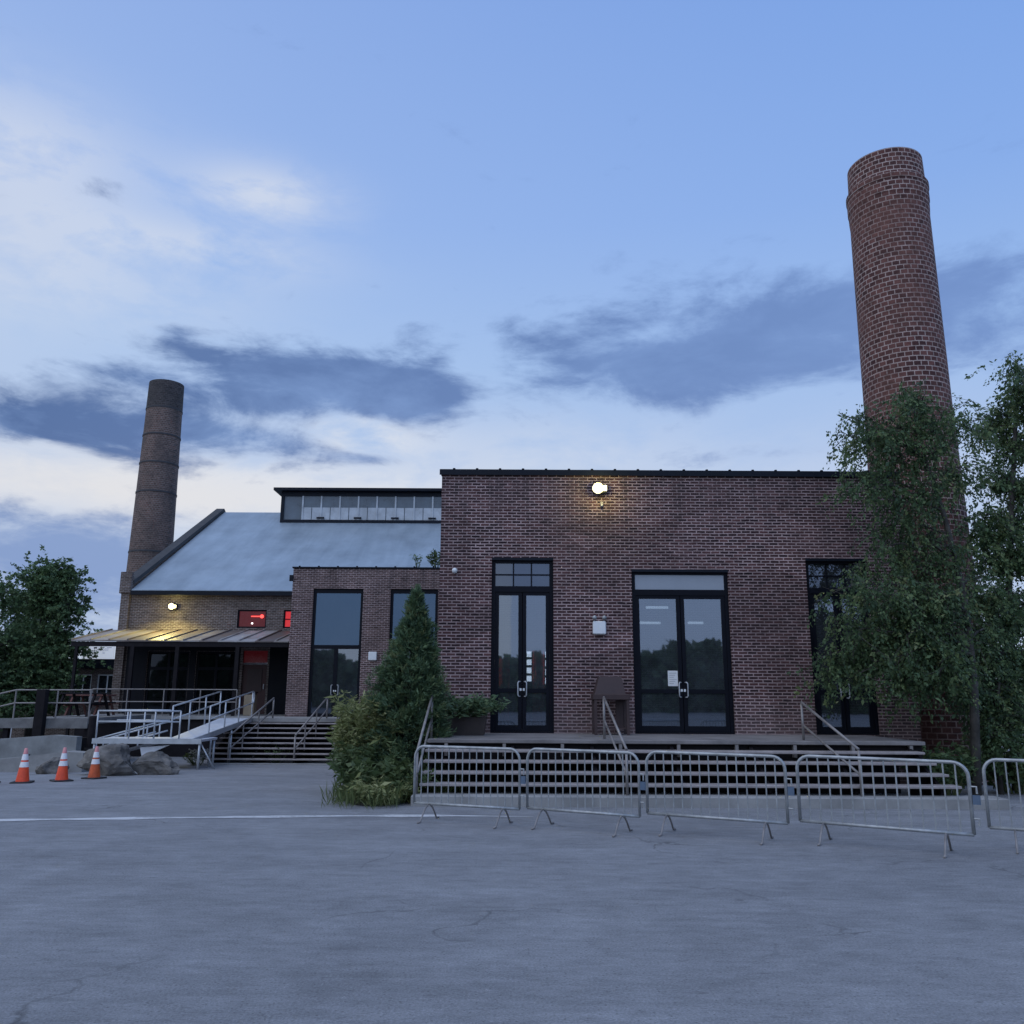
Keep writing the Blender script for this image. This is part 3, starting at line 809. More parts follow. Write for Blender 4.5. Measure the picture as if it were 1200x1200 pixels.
# ------------------------------------------------------------------ annex
AX0, AX1, AY, AZ = -8.22, -1.7, 31.9, 6.44
A1, A2 = (-7.42, -5.55, 1.0, 5.68), (-4.53, -2.75, 1.0, 5.68)
annex = thing('brick_annex', 'lower brown brick annex with tall glazed openings beside the metal roofed hall', 'building', (-5, AY, 0))
holed_wall(AX0, AX1, .5, AZ, AY, .35, [A1, A2]).build('front_wall', M['brick_annex'], annex)
MB().box(AX0, AX0 + .35, AY + .35, 35.45, .5, AZ).build('side_wall', M['brick_annex'], annex)
bx('roof', M['flash'], annex, AX0 + .35, AX1, AY + .35, 35.3, AZ - .5, AZ - .3)
c_ = MB().box(AX0 - .04, AX1, AY - .05, AY + .4, AZ + .002, AZ + .06, bev=.01).build('coping', M['flash'], annex)
for k in range(9): MB().box(AX0 + .2 + k * .72, AX0 + .27 + k * .72, AY - .06, AY, AZ + .055, AZ + .095, bev=.01).build('coping_clip', M['flash'], c_)
bx('scupper', M['flash'], annex, AX0 - .12, AX0 + .02, AY - .06, AY - .002, 5.95, 6.18)
def tall_opening(x0, x1, z0, z1, door):
    y0, y1 = AY + .07, AY + .17; j = .1; zt = 3.45
    fr = MB().box(x0 + .001, x0 + j, y0, y1, z0, z1 - .001).box(x1 - j, x1 - .001, y0, y1, z0, z1 - .001).box(x0 + j, x1 - j, y0, y1, z1 - .16, z1 - .001).box(x0 + j, x1 - j, y0, y1, zt, zt + .14).box(x0 + j, x1 - j, y0, y1, z0, z0 + .12)
    o = fr.build('entrance_door' if door else 'window', M['black'], annex)
    bx('transom_pane', M['glass_blue'], o, x0 + j, x1 - j, y0 + .04, y0 + .05, zt + .14, z1 - .16)
    xm = x0 + (x1 - x0) * .5
    bx('door_leaf', M['black'], o, xm - .07, xm + .07, y0 + .01, y1, z0 + .12, zt)
    bx('glass_pane', M['glass_dark'], o, x0 + j, xm - .07, y0 + .04, y0 + .05, z0 + .12, zt)
    bx('glass_pane', M['glass'], o, xm + .07, x1 - j, y0 + .04, y0 + .05, z0 + .12, zt)
    if door: pulls(xm + .02, y0 + .01, 1.78, o, .36, .13)
tall_opening(*A1, True); tall_opening(*A2, False)
# red glow inside, seen in the upper pane
p = at(399, 751, 33.2)
ns = thing('neon_sign', 'red neon arrow glowing behind the upper pane of the annex door', 'neon sign', (p.x, 33.2, p.z))
MB().tube([(p.x - .35, 33.2, p.z - .06), (p.x + .05, 33.2, p.z + .1), (p.x + .4, 33.2, p.z - .06)], .025, 6).tube([(p.x - .3, 33.2, p.z - .09), (p.x + .38, 33.2, p.z - .09)], .025, 6).build('tube', M['red_sign'], ns)
MB().box(p.x - .01, p.x + .01, 33.22, 33.24, p.z, AZ - .5).build('hanger', M['black'], ns)
bx('interior_panel', M['slate'], annex, -6.25, -5.7, 32.9, 32.95, 1.0, 3.2)

# ------------------------------------------------------------------ old hall with metal roof
HX0, HX1, HY, HE = -16.15, 4.0, 35.5, 6.02
RY, RZ = 45.7, 11.42
hall = thing('old_hall', 'long hall with pale metal roof, ridge clerestory and dark porch', 'building', (-8, HY, 0))
W1 = (-11.36, -10.15, 4.47, 5.22); W2 = (-9.45, -9.0, 4.47, 5.22)
DO = (-11.0, -10.0, 1.0, 3.55)
LW = (-14.9, -13.2, 1.0, 3.5); LW2 = (-12.9, -11.3, 1.0, 3.5)
holed_wall(HX0, -1.72, -.7, HE, HY, .4, [W1, W2, DO, LW, LW2]).build('front_wall', M['brick_hall'], hall)
MB().prism([(HX0, HY + .4, -.7), (HX0, 2 * RY - HY, -.7), (HX0, 2 * RY - HY, HE), (HX0, RY, RZ), (HX0, HY + .4, HE + .2)], (.4, 0, 0)).build('gable_wall', M['brick_hall'], hall)
sl = (RZ - HE) / (RY - HY)
rp = MB().prism([(HX0 + .4, HY - .22, HE - .22 * sl + .02), (HX0 + .4, HY - .22, HE - .22 * sl + .1), (HX0 + .4, RY, RZ + .1), (HX0 + .4, RY, RZ + .02)], (HX1 - HX0 - .4, 0, 0))
rp.prism([(HX0 + .4, RY + .001, RZ + .02), (HX0 + .4, RY + .001, RZ + .1), (HX0 + .4, 2 * RY - HY, HE + .1), (HX0 + .4, 2 * RY - HY, HE + .02)], (HX1 - HX0 - .4, 0, 0))
roof = rp.build('roof', M['roof'], hall)
MB().box(HX0 + .4, -8.3, HY - .33, HY - .22, HE - .24, HE - .06, bev=.01).build('gutter', M['flash'], hall)
# raked parapet with coping, and its kneeler
pp = MB()
pp.prism([(HX0 - .03, HY - .05, HE + .22), (HX0 - .03, HY - .05, HE + .40), (HX0 - .03, RY, RZ + .30), (HX0 - .03, RY, RZ + .12)], (.42, 0, 0))
pp.prism([(HX0 - .03, RY + .001, RZ + .12), (HX0 - .03, RY + .001, RZ + .30), (HX0 - .03, 2 * RY - HY, HE + .38), (HX0 - .03, 2 * RY - HY, HE + .2)], (.42, 0, 0))
pp.build('parapet', M['stone'], hall)
MB().box(HX0 - .12, HX0 + .36, HY - .22, HY - .001, 5.85, 6.75, bev=.02).box(HX0 - .05, HX0 + .30, HY - .14, HY - .001, -.6, 5.849).build('corner_pier', M['brick_hall'], hall)
# clerestory
CX0, CX1, CY, CZ0, CZ1 = -12.2, 3.6, 44.0, 10.62, 12.28
cl = MB().box(CX0, CX1, CY + .06, 47.4, CZ0 - .3, CZ1).build('clerestory', M['slate'], hall)
MB().prism([(CX0 - .35, CY - .35, CZ1 + .02), (CX0 - .35, CY - .35, CZ1 + .16), (CX0 - .35, 45.7, CZ1 + .34), (CX0 - .35, 47.75, CZ1 + .16), (CX0 - .35, 47.75, CZ1 + .02)], (CX1 - CX0 + .7, 0, 0)).build('clerestory_roof', M['flash'], cl)
MB().box(CX0, CX1, CY - .03, CY + .055, CZ0, CZ0 + .16).box(CX0, CX1, CY - .03, CY + .055, CZ1 - .22, CZ1 - .001).box(CX0, CX0 + .16, CY - .03, CY + .055, CZ0 + .16, CZ1 - .22).build('sill', M['flash'], cl)
x = CX0 + .16; k = 0
while x < CX1 - .3:
    wdt = .98
    if k > 0:
        zmid = CZ0 + .16 + (CZ1 - .22 - CZ0 - .16) * .52
        bx('lower_pane', M['frost'], cl, x + .05, x + wdt / 2 - .02, CY + .02, CY + .045, CZ0 + .16, zmid)
        bx('lower_pane', M['frost'], cl, x + wdt / 2 + .02, x + wdt - .03, CY + .02, CY + .045, CZ0 + .16, zmid)
        bx('upper_pane', M['slate'], cl, x + .05, x + wdt - .03, CY + .02, CY + .045, zmid + .001, CZ1 - .22)
    bx('mullion', M['frost'] if k % 1 == 0 else M['flash'], cl, x + wdt - .03, x + wdt + .05, CY - .02, CY + .05, CZ0 + .16, CZ1 - .22)
    if k % 2 == 1: bx('opener', M['flash'], cl, x + wdt - .2, x + wdt + .2, CY - .07, CY - .021, CZ0 + .22, CZ0 + .3)
    x += wdt; k += 1
# red lit windows
for (a, b, c, d), big in ((W1, True), (W2, False)):
    w = MB().box(a + .001, a + .06, HY + .06, HY + .16, c, d).box(b - .06, b - .001, HY + .06, HY + .16, c, d).box(a + .06, b - .06, HY + .06, HY + .16, d - .06, d - .001).box(a + .06, b - .06, HY + .06, HY + .16, c + .001, c + .06).build('window', M['black'], hall)
    bx('lit_pane', M['red_lit'] if big else M['red_sign'], w, a + .06, b - .06, HY + .1, HY + .11, c + .06, d - .06)
    if big:
        xx = b - .2
        MB().tube([(xx, HY + .05, 4.95), (xx, HY + .02, 4.95)], .075, 12).tube([(xx - .45, HY + .06, 4.95), (xx - .09, HY + .06, 4.95)], .02, 6).build('red_lamp', M['red_bulb'], w)
        MB().tube([(a + .62, HY + .06, 4.66), (a + .62, HY + .03, 4.66)], .035, 8).build('pilot_lamp', M['white_bulb'], w)
    else:
        bx('glazing_bar', M['black'], w, a + .06, b - .06, HY + .08, HY + .098, 4.82, 4.86)
# porch storefront, doors
for (a, b, c, d) in (LW, LW2):
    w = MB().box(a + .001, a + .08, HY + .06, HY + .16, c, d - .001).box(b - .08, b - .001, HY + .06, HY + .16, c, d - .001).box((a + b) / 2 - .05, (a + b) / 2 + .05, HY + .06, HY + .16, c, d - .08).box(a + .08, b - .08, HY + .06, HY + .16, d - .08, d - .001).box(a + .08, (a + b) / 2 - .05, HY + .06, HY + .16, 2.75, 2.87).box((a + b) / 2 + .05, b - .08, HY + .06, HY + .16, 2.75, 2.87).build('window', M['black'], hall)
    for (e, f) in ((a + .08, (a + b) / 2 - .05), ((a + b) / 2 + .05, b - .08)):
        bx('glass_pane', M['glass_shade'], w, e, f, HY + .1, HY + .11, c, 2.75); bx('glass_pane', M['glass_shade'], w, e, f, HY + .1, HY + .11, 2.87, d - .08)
pd = bx('porch_door', M['maroon'], hall, DO[0] + .001, DO[1] - .001, HY + .1, HY + .16, 1.0, 2.98)
bx('lit_transom', M['red_dim'], pd, DO[0] + .001, DO[1] - .001, HY + .1, HY + .15, 3.06, 3.54)
bx('door_panel', M['brown_metal'], pd, DO[0] + .2, DO[1] - .2, HY + .07, HY + .098, 1.9, 2.8)
MB().tube([(DO[1] - .1, HY + .05, 2.0), (DO[1] - .1, HY + .05, 2.2)], .02, 6).build('handle', M['alu'], pd)
bx('porch_shade', M['black'], hall, HX0 + .4, DO[0] - .12, HY - .03, HY - .003, 3.52, 4.15)  # black sheets put the porch roof's shade onto the brick as colour
bx('porch_shade', M['black'], hall, DO[1] + .1, -8.24, HY - .03, HY - .003, 1.0, 4.15)
bx('porch_shade', M['black'], hall, LW2[1] + .02, DO[0] - .12, HY - .03, HY - .003, 1.0, 3.519)
bx('porch_shade', M['black'], hall, LW[1] + .02, LW2[0] - .02, HY - .03, HY - .003, 1.0, 3.519)
bx('porch_shade', M['black'], hall, HX0 + .4, LW[0] - .02, HY - .03, HY - .003, 1.0, 3.519)
bx('red_panel', M['red_dim'], hall, -8.75, -8.4, HY - .09, HY - .035, 2.75, 3.65)
flood_light('flood_light', (-14.0, HY, 5.33), 'glowing floodlight above the porch roof of the hall', 260, 1.2, .12, True)

# porch roof
cf, cb = 32.3, HY - .002
porch = thing('porch', 'sloping weathered metal porch roof on slender posts before the hall', 'porch', (-12.4, cf, 1.0))
c0 = MB().prism([(-16.5, cf, 3.70), (-16.5, cf, 3.75), (-16.5, cb - .03, 4.36), (-16.5, cb - .03, 4.31)], (8.15, 0, 0)).build('porch_roof', M['canopy'], porch)
x = -16.5
while x < -8.4:
    MB().prism([(x, cf - .01, 3.751), (x, cf - .01, 3.80), (x, cb - .03, 4.41), (x, cb - .03, 4.361)], (.05, 0, 0)).build('rib', M['canopy'], c0); x += .698
bx('beam', M['dark_wood'], porch, -16.5, -8.36, cf + .04, cf + .14, 3.52, 3.69)
for px in (152, 205, 276):
    xx = at(px, 800, cf + .1).x
    bx('post', M['dark_wood'], porch, xx - .07, xx + .07, cf + .03, cf + .15, 1.0, 3.52)
bx('post', M['dark_wood'], porch, -16.35, -16.25, cf + .04, cf + .14, -.45, 3.52)
# platform before hall and annex
pf = thing('porch_platform', 'concrete platform running under the porch and past the annex doors', 'platform', (-6, 30, 0))
bx('slab', M['concrete'], pf, -16.1, -9.8, cf - .12, HY - .035, .88, 1.0)
bx('slab', M['concrete'], pf, -9.8, -1.75, 29.75, AY - .003, .88, 1.0)
bx('slab', M['concrete'], pf, -9.8, AX0 - .01, AY - .003, HY - .035, .88, 1.0)
bx('front_wall', M['dark_wood'], pf, -16.0, -9.9, cf, cf + .1, -.5, .879)
bx('front_wall', M['dark_wood'], pf, -9.7, -1.8, 29.95, 30.05, -.5, .879)
# annex steps
sa = thing('annex_steps', 'eight wide open riser steps climbing to the annex door', 'steps', (-6.2, 28, gz(27)))
for k in range(1, 9):
    z = -.31 + .1455 * k; y = 27.15 + .295 * k
    bx('tread', M['tread'], sa, -9.55 + .02 * k, -2.6, y, y + .31, z - .04, z, bev=.006)
for k in range(6):
    xx = -9.4 + k * 1.32
    MB().prism([(xx, 27.5, gz(27.5) - .02), (xx, 29.9, gz(29.9) - .02), (xx, 29.9, .78), (xx, 29.72, .76), (xx, 27.5, -.21)], (.05, 0, 0)).build('stringer', M['dark_wood'], sa)
bx('kerb', M['concrete'], sa, -9.6, -2.6, 27.1, 27.38, gz(27.2) - .1, gz(27.2) + .03)
G2 = 'pipe handrails on the annex steps'
for (a, b, lab) in (((321, 818), (269, 862), 'pipe handrail on the annex steps beside the aluminium ramp'), ((384, 817), (346, 862), 'pipe handrail on the annex steps before the annex door')):
    pa, pb = at(*a, 29.95), at(*b, 27.55)
    t = hand_rail(pa, pb, 1.0, gz(27.4), lab, G2, r=.028)
    for f in (.35, .7):
        q = pa.lerp(pb, f)
        MB().tube([q, q - Vector((0, 0, .86))], .022, 6).build('post', M['rail'], t)

# porch railing
pr = thing('porch_railing', 'thin metal railing along the edge of the porch platform', 'railing', (-12.8, cf, 1.0))
for z in (1.95, 1.5): MB().tube([(-15.5, cf + .02, z), (-10.15, cf + .02, z)], .022, 6).build('rail', M['rail'], pr)
for xx in (-15.5, -14.2, -12.85, -11.5, -10.15): MB().tube([(xx, cf + .02, 1.0), (xx, cf + .02, 1.95)], .022, 6).build('post', M['rail'], pr)

# tan bin by the porch door
a, b = at(285, 832, 33.0), at(298, 814, 33.0)
tb = thing('litter_bin', 'tan bin with a flat dark lid beside the maroon porch door', 'bin', (a.x + .2, 33.2, 1.0))
bx('body', M['tan'], tb, a.x, b.x, 33.0, 33.4, 1.0, b.z, bev=.015)
bx('lid', M['dark_wood'], tb, a.x - .03, b.x + .03, 32.97, 33.43, b.z + .05, b.z + .09, bev=.01)
for xx in (a.x + .03, b.x - .06):
    bx('lid_post', M['dark_wood'], tb, xx, xx + .03, 33.03, 33.37, b.z, b.z + .05)

# ------------------------------------------------------------------ chimneys
def chimney(name, label, cx, cy, prof, mat, bands, n=48, capmat=None, z0=0):
    t = thing(name, label, 'chimney', (cx, cy, prof[0][1]))
    top_r, top_z = prof[-1]
    full = prof + [(top_r * .72, top_z), (top_r * .68, top_z - 2.0)]
    s_ = MB().lathe(full, cx, cy, n, caps=False, bricks=True).build('shaft', mat, t, smooth=False)
    for (r, za, zb, m) in bands:
        MB().lathe([(r - .06, za - .001), (r, za + .01), (r, zb - .01), (r - .06, zb + .001)], cx, cy, n, caps=False, bricks=True).build('band', m, t)
    return t
chimney('brick_chimney', 'tall red brick chimney with a corbelled collar rising behind the trees', 10.38, 21.35,
        [(1.22, -.2), (1.20, 2.0), (1.055, 9.2), (1.01, 14.55), (1.025, 14.75), (1.03, 14.95), (1.045, 15.0), (1.045, 15.5), (1.0, 15.56), (.985, 15.6), (.965, 16.3)], M['brick_stack'],
        [(1.062, 15.36, 15.5, M['brick_stack'])], 64)
def rr(z): return 1.42 + (1.0 - 1.42) * (z + .7) / 21.2
chimney('banded_chimney', 'slim sooty brown brick chimney with dark iron bands left of the hall', -21.4, 50.0,
        [(rr(-.7), -.7), (rr(8), 8), (rr(14), 14), (rr(20.45), 20.45)], M['brick_old_stack'],
        [(rr(z) + .03, z - .05, z + .06, M['soot']) for z in (18.75, 17.05, 15.3, 13.5, 9.9)] + [(rr(20.3) + .02, 18.9, 20.5, M['soot'])][:0], 40)

bc = [o for o in bpy.data.objects if o.name == 'banded_chimney'][0]
MB().lathe([(rr(18.8) + .012, 18.81), (rr(20.5) + .012, 20.47), (rr(20.5) - .25, 20.475)], -21.4, 50.0, 40, caps=False, bricks=True).build('blackened_top', M['brick_soot'], bc)
ld = MB(); z = 6.0
while z < 20.3:
    ld.box(-21.4 + rr(z) * .93, -21.4 + rr(z) * .93 + .17, 49.45, 49.5, z, z + .05); z += .36
ld.build('ladder', M['soot'], bc)

# ------------------------------------------------------------------ crowd barriers
def make_barrier(L=1.9):
    t = thing('crowd_barrier', 'x', 'barrier', (0, 0, 0), 'steel crowd barriers lined up before the front steps')
    H, b, r = 1.05, .24, .16
    pts = [(-L / 2, 0, b), (-L / 2, 0, H - r)]
    for k in range(1, 6):
        a = math.pi / 2 * k / 6
        pts.append((-L / 2 + r - r * math.cos(a), 0, H - r + r * math.sin(a)))
    pts += [(-L / 2 + r, 0, H), (L / 2 - r, 0, H)]
    for k in range(1, 6):
        a = math.pi / 2 * k / 6
        pts.append((L / 2 - r + r * math.sin(a), 0, H - r + r * math.cos(a)))
    pts += [(L / 2, 0, H - r), (L / 2, 0, b)]
    f = MB().tube(pts, .021, 8); f.tube([(-L / 2, 0, b), (L / 2, 0, b)], .021, 8)
    f.build('frame', M['galv'], t, smooth=True)
    n = 15
    for k in range(1, n):
        x = -L / 2 + L * k / n
        MB().tube([(x, 0, b), (x, 0, H)], .0095, 6).build('bar', M['galv'], t)
    for s in (-1, 1):
        x = s * (L / 2 - .28)
        ft = MB().tube([(x, -.33, .012), (x, -.25, .018), (x, -.17, .12), (x, -.10, .19), (x, 0, b), (x, .10, .19), (x, .17, .12), (x, .25, .018), (x, .33, .012)], .0135, 8)
        ft.build('foot', M['rail'], t, smooth=True)
    MB().tube([(L / 2, 0, .78), (L / 2 + .07, 0, .78), (L / 2 + .07, 0, .70)], .012, 6).tube([(L / 2, 0, .42), (L / 2 + .07, 0, .42), (L / 2 + .07, 0, .34)], .012, 6).build('hook', M['galv'], t)
    MB().box(L / 2 + .022, L / 2 + .10, -.012, .012, .58, .685).build('coupling_plate', M['blue_plate'], t)
    return t
bars = [((487, 876), 13.25, (609, 880), 12.6, 'steel crowd barrier touching the weeds beside the conifer'),
        ((618, 878), 12.75, (748, 884), 11.9, 'steel crowd barrier before the six pane door'),
        ((757, 879), 12.25, (919, 888), 11.35, 'steel crowd barrier before the widest door'),
        ((933, 884), 11.6, (1133, 894), 10.5, 'steel crowd barrier before the right handrail'),
        ((1151, 889), 11.1, (1365, 900), 10.2, 'steel crowd barrier cut off by the right edge beside the birch trunk')]
b0 = make_barrier()
for i, (p, ya, q, yb, lab) in enumerate(bars):
    o = b0 if i == 0 else copy_tree(b0)
    A, Bq = at(*p, ya), at(*q, yb)
    A.z = Bq.z = 0
    o.location = (A + Bq) / 2
    o.rotation_euler.z = math.atan2(Bq.y - A.y, Bq.x - A.x)
    o.scale = ((Bq - A).length / 1.9, 1, 1)
    o['label'] = lab

# ------------------------------------------------------------------ traffic cones
def make_cone(body='orange', tip='pink'):
    t = thing('traffic_cone', 'x', 'cone', (0, 0, 0), 'orange traffic cones by the boulders')
    MB().box(-.2, .2, -.2, .2, 0, .035, bev=.012).build('base', M['rubber'], t)
    rf = lambda z: .135 - .105 * (z - .035) / .685
    seg = [(.035, .33, body, 'body'), (.33, .44, 'collar', 'collar'), (.44, .475, body, 'body'), (.475, .60, 'collar', 'collar'), (.60, .72, tip, 'tip')]
    for (a, b, m, nm) in seg:
        pf_ = [(rf(a), a), (rf(b), b)] if nm != 'collar' else [(rf(a) + .004, a), (rf(b) + .004, b)]
        if nm == 'tip': pf_ += [(rf(b) - .012, b + .005), (rf(b) - .014, b - .1)]
        MB().lathe(pf_, 0, 0, 28, caps=False).build(nm, M[m], t, smooth=True)
    return t
cone_px = [(26, 919, 'orange', 'orange traffic cone before the concrete wall, leftmost of the three whole cones'), (72, 917, 'orange', 'orange traffic cone before the small dark boulder'), (110, 914, 'orange_old', 'duller orange traffic cone before the largest boulder'), (-15, 920, 'orange', 'traffic cone whose black base corner just enters at the left edge')]
for i, (px, py, m, lab) in enumerate(cone_px):
    t = make_cone(m)
    Y = 20.4
    for _ in range(8):
        p = at(px, py - 1.5, Y); Y += (p.z - gz(Y)) * 10 * .8
    t.location = (p.x, Y, gz(Y)); t.rotation_euler.z = .25 + .5 * i
    t['label'] = lab

# ------------------------------------------------------------------ boulders
def boulder(px0, px1, py0, py1, Y, seed, label):
    a, b = at(px0, py1, Y), at(px1, py0, Y)
    import bmesh
    bm = bmesh.new(); bmesh.ops.create_icosphere(bm, subdivisions=4, radius=1.0)
    w, h = (b.x - a.x) / 2, b.z - gz(Y)
    for v in bm.verts:
        p = v.co.copy()
        q = p.copy()
        for ax in range(7):                 # flat facets
            d = Vector((math.sin(seed * 3 + ax * 2.1), math.cos(seed + ax * 1.7), math.sin(ax * 1.3 + seed * 2) * .9)).normalized()
            lim = .62 + .15 * math.sin(seed * 5 + ax)
            e = q.dot(d)
            if e > lim: q -= d * (e - lim) * .85
        q += p * (mnoise.noise(p * 1.7 + Vector((seed, 0, 0))) * .2 + mnoise.noise(p * 5 + Vector((seed, 3, 0))) * .07)
        v.co = Vector((q.x * w * 1.12, q.y * min(w, .62) * 1.05, q.z * h * .7 + h * .36))
    me = bpy.data.meshes.new('boulder'); bm.to_mesh(me); bm.free()
    me.materials.append(M['rock'])
    o = bpy.data.objects.new('boulder', me); col.objects.link(o)
    o.location = ((a.x + b.x) / 2, Y, gz(Y) - .03)
    tag(o, label, 'boulder', 'boulders along the ramp')
boulder(45, 78, 884, 906, 22.4, 1.3, 'smallest dark boulder before the concrete wall')
boulder(92, 166, 872, 910, 22.0, 2.6, 'largest grey boulder under the aluminium landing')
boulder(158, 209, 882, 908, 22.4, 4.2, 'mid sized brownish boulder next to the annex steps')

# ------------------------------------------------------------------ aluminium ramp
def ramp():
    t = thing('access_ramp', 'aluminium switchback wheelchair ramp with pipe rails beside the annex steps', 'ramp', (-10, 25, gz(25)))
    lz = .56
    # landing
    bx('landing', M['alu_deck'], t, -11.55, -8.55, 24.4, 25.7, lz - .06, lz)
    bx('landing_edge', M['alu'], t, -11.56, -8.54, 24.36, 24.399, lz - .12, lz + .02)
    # upper run
    up = MB().prism([(-9.85, 25.7, lz), (-9.85, 25.7, lz - .06), (-9.85, 29.74, .93), (-9.85, 29.74, .995)], (1.05, 0, 0)); up.build('upper_run', M['alu_deck'], t)
    MB().prism([(-8.80, 24.401, lz + .03), (-8.80, 24.401, lz - .12), (-8.80, 29.74, .88), (-8.80, 29.74, 1.03)], (.04, 0, 0)).build('side_rail', M['alu'], t)
    # lower run, rising from the left to the landing
    MB().prism([(-13.0, 25.75, gz(25.8) + .02), (-13.0, 25.75, gz(25.8) - .02), (-10.3, 25.75, lz - .16), (-10.3, 25.75, lz - .1)], (0, 1.0, 0)).build('lower_run', M['alu_deck'], t)
    # skirt panel below the landing
    MB().prism([at(199, 873, 24.5), at(164, 876, 24.5), at(166, 887, 24.5)], (0, .03, 0)).build('skirt_panel', M['alu_deck'], t)
    r = .024
    def tube(nm, pts, rad=r): MB().tube(pts, rad, 8).build(nm, M['alu'], t, smooth=True)
    for z in (1.32, 1.03): tube('rail', [(-11.5, 24.45, z), (-9.2, 24.45, z)])
    for xx in (-11.5, -10.6, -9.9, -9.2):
        tube('post', [(xx, 24.45, lz), (xx, 24.45, 1.32)])
    for xx in (-11.5, -8.6):
        tube('support', [(xx, 24.42, lz - .05), (xx, 24.42, gz(24.4))], .035)
    tube('support', [(-8.6, 25.6, lz - .05), (-8.6, 25.6, gz(25.6))], .035)
    tube('support', [(-8.6, 24.5, .45), (-8.2, 24.6, gz(24.5))], .02)
    tube('rail', [(-11.5, 25.66, 1.32), (-9.95, 25.66, 1.32)]); tube('rail', [(-11.5, 25.66, 1.03), (-9.95, 25.66, 1.03)])
    for xx in (-11.2, -10.7): tube('post', [(xx, 25.66, lz), (xx, 25.66, 1.32)])
    # upper run rails, both sides
    for xx in (-9.87, -8.78):
        for dz in (.88, .5):
            tube('rail', [(xx, 25.6, lz + dz), (xx, 29.7, 1.0 + dz)])
        for f in (0.0, .33, .66, 1.0):
            yy = 25.6 + 4.1 * f; zz = lz + .44 * f
            tube('post', [(xx, yy, zz - .1), (xx, yy, zz + .88)])
    for f in (.05, .5):
        yy = 25.6 + 4.1 * f
        tube('support', [(-8.77, yy, lz + .44 * f - .1), (-8.77, yy, gz(yy))], .03)
    tube('end_loop', [(-8.78, 29.7, 1.88), (-8.78, 29.85, 1.85), (-8.78, 29.88, 1.7), (-8.78, 29.85, 1.52), (-8.78, 29.7, 1.5)])
    # lower run rail with its returned end
    for yy in (25.8, 26.7):
        tube('rail', [(-13.0, yy, .10), (-12.97, yy, .22), (-12.9, yy, .27), (-10.4, yy, .96)])
        tube('rail', [(-12.2, yy, .2), (-10.4, yy, .7)])
        for f in (.15, .4, .65, .9):
            xx = -12.9 + 2.5 * f
            tube('post', [(xx, yy, -.2 + .62 * f), (xx, yy, .27 + .69 * f)])
ramp()

# ------------------------------------------------------------------ left yard: walls, deck, clutter
cw = thing('concrete_wall', 'low weathered concrete wall at the left edge behind the cones', 'wall', (-13.5, 24, gz(24)))
MB().prism([(-16.0, 24.3, -.35), (-11.95, 24.3, -.3), (-11.95, 24.3, .62), (-12.6, 24.3, .66), (-16.0, 24.3, .42)], (0, .3, 0)).build('wall', M['oldconc'], cw)
for xx in (-14.3, -13.2, -12.3): bx('form_tie', M['soot'], cw, xx - .02, xx + .02, 24.285, 24.299, .1, .16)
lw = thing('concrete_ledge', 'lower pale concrete block stepping in front of the left wall', 'wall', (-12.2, 23.2, gz(23)))
MB().prism([(-14.2, 23.0, -.3), (-11.1, 23.0, -.3), (-11.1, 23.0, .28), (-11.6, 23.0, .31), (-12.6, 23.0, .18), (-14.2, 23.0, .02)], (0, .5, 0)).build('block', M['concrete'], lw)

td = thing('timber_deck', 'raised grey timber deck with pipe railings behind the concrete wall', 'deck', (-14, 27, gz(27)))
MB().prism([(-15.2, 26, .86), (-15.2, 26, 1.04), (-12.5, 26, 1.08), (-12.5, 26, .9)], (0, 4.5, 0)).build('deck_slab', M['grey_wood'], td)
MB().prism([(-15.21, 26, .86), (-15.21, 26, 1.04), (-17.5, 26, .45), (-17.5, 26, .25)], (0, 1.4, 0)).build('side_ramp', M['grey_wood'], td)
bx('fascia', M['grey_wood'], td, -15.2, -12.5, 25.95, 25.998, .78, 1.06)
for xx in (-14.95, -13.95, -12.55):
    bx('deck_post', M['dark_wood'], td, xx - .07, xx + .07, 26.05, 26.2, gz(26) - .05, .9)
for z in (1.88, 1.5):
    MB().tube([(-14.75, 26.02, z), (-12.5, 26.02, z + .01)], .024, 6).build('rail', M['rail'], td)
    MB().tube([(-14.75, 26.02, z), (-17.4, 26.02, z - .62)], .024, 6).build('rail', M['rail'], td)
for xx in (-14.75, -13.5, -12.52): MB().tube([(xx, 26.02, .95), (xx, 26.02, 1.88)], .024, 6).build('rail_post', M['rail'], td)
bx('thick_post', M['dark_wood'], td, -13.98, -13.72, 25.72, 25.94, gz(25.8), 1.9)

def picnic_table(x, y, z, label, mat):
    t = thing('picnic_table', label, 'table', (x, y, z), 'picnic tables in the left yard')
    bx('tabletop', mat, t, x - .75, x + .75, y - .35, y + .35, z + .70, z + .75, bev=.008)
    for s in (-1, 1):
        bx('bench', mat, t, x - .75, x + .75, y + s * .6 - .13, y + s * .6 + .13, z + .42, z + .46, bev=.008)
    for s in (-1, 1):
        xx = x + s * .5
        MB().prism([(xx - .03, y - .75, z), (xx - .03, y - .66, z), (xx - .03, y - .2, z + .7), (xx - .03, y - .29, z + .7)], (.06, 0, 0)).prism([(xx + .032, y + .66, z), (xx + .032, y + .75, z), (xx + .032, y + .29, z + .7), (xx + .032, y + .2, z + .7)], (.06, 0, 0)).build('leg', mat, t)
        bx('cross_bar', mat, t, xx - .085, xx - .031, y - .73, y + .73, z + .36, z + .419)
picnic_table(-13.9, 28.4, 1.06, 'dark picnic table on the timber deck behind its railing', M['dark_wood'])
picnic_table(-14.6, 25.2, gz(25.2), 'dark picnic table under the timber deck behind the concrete wall', M['dark_wood'])
picnic_table(-15.0, 31.2, 1.0, 'dull red picnic table beside the porch platform', M['red_wood'])
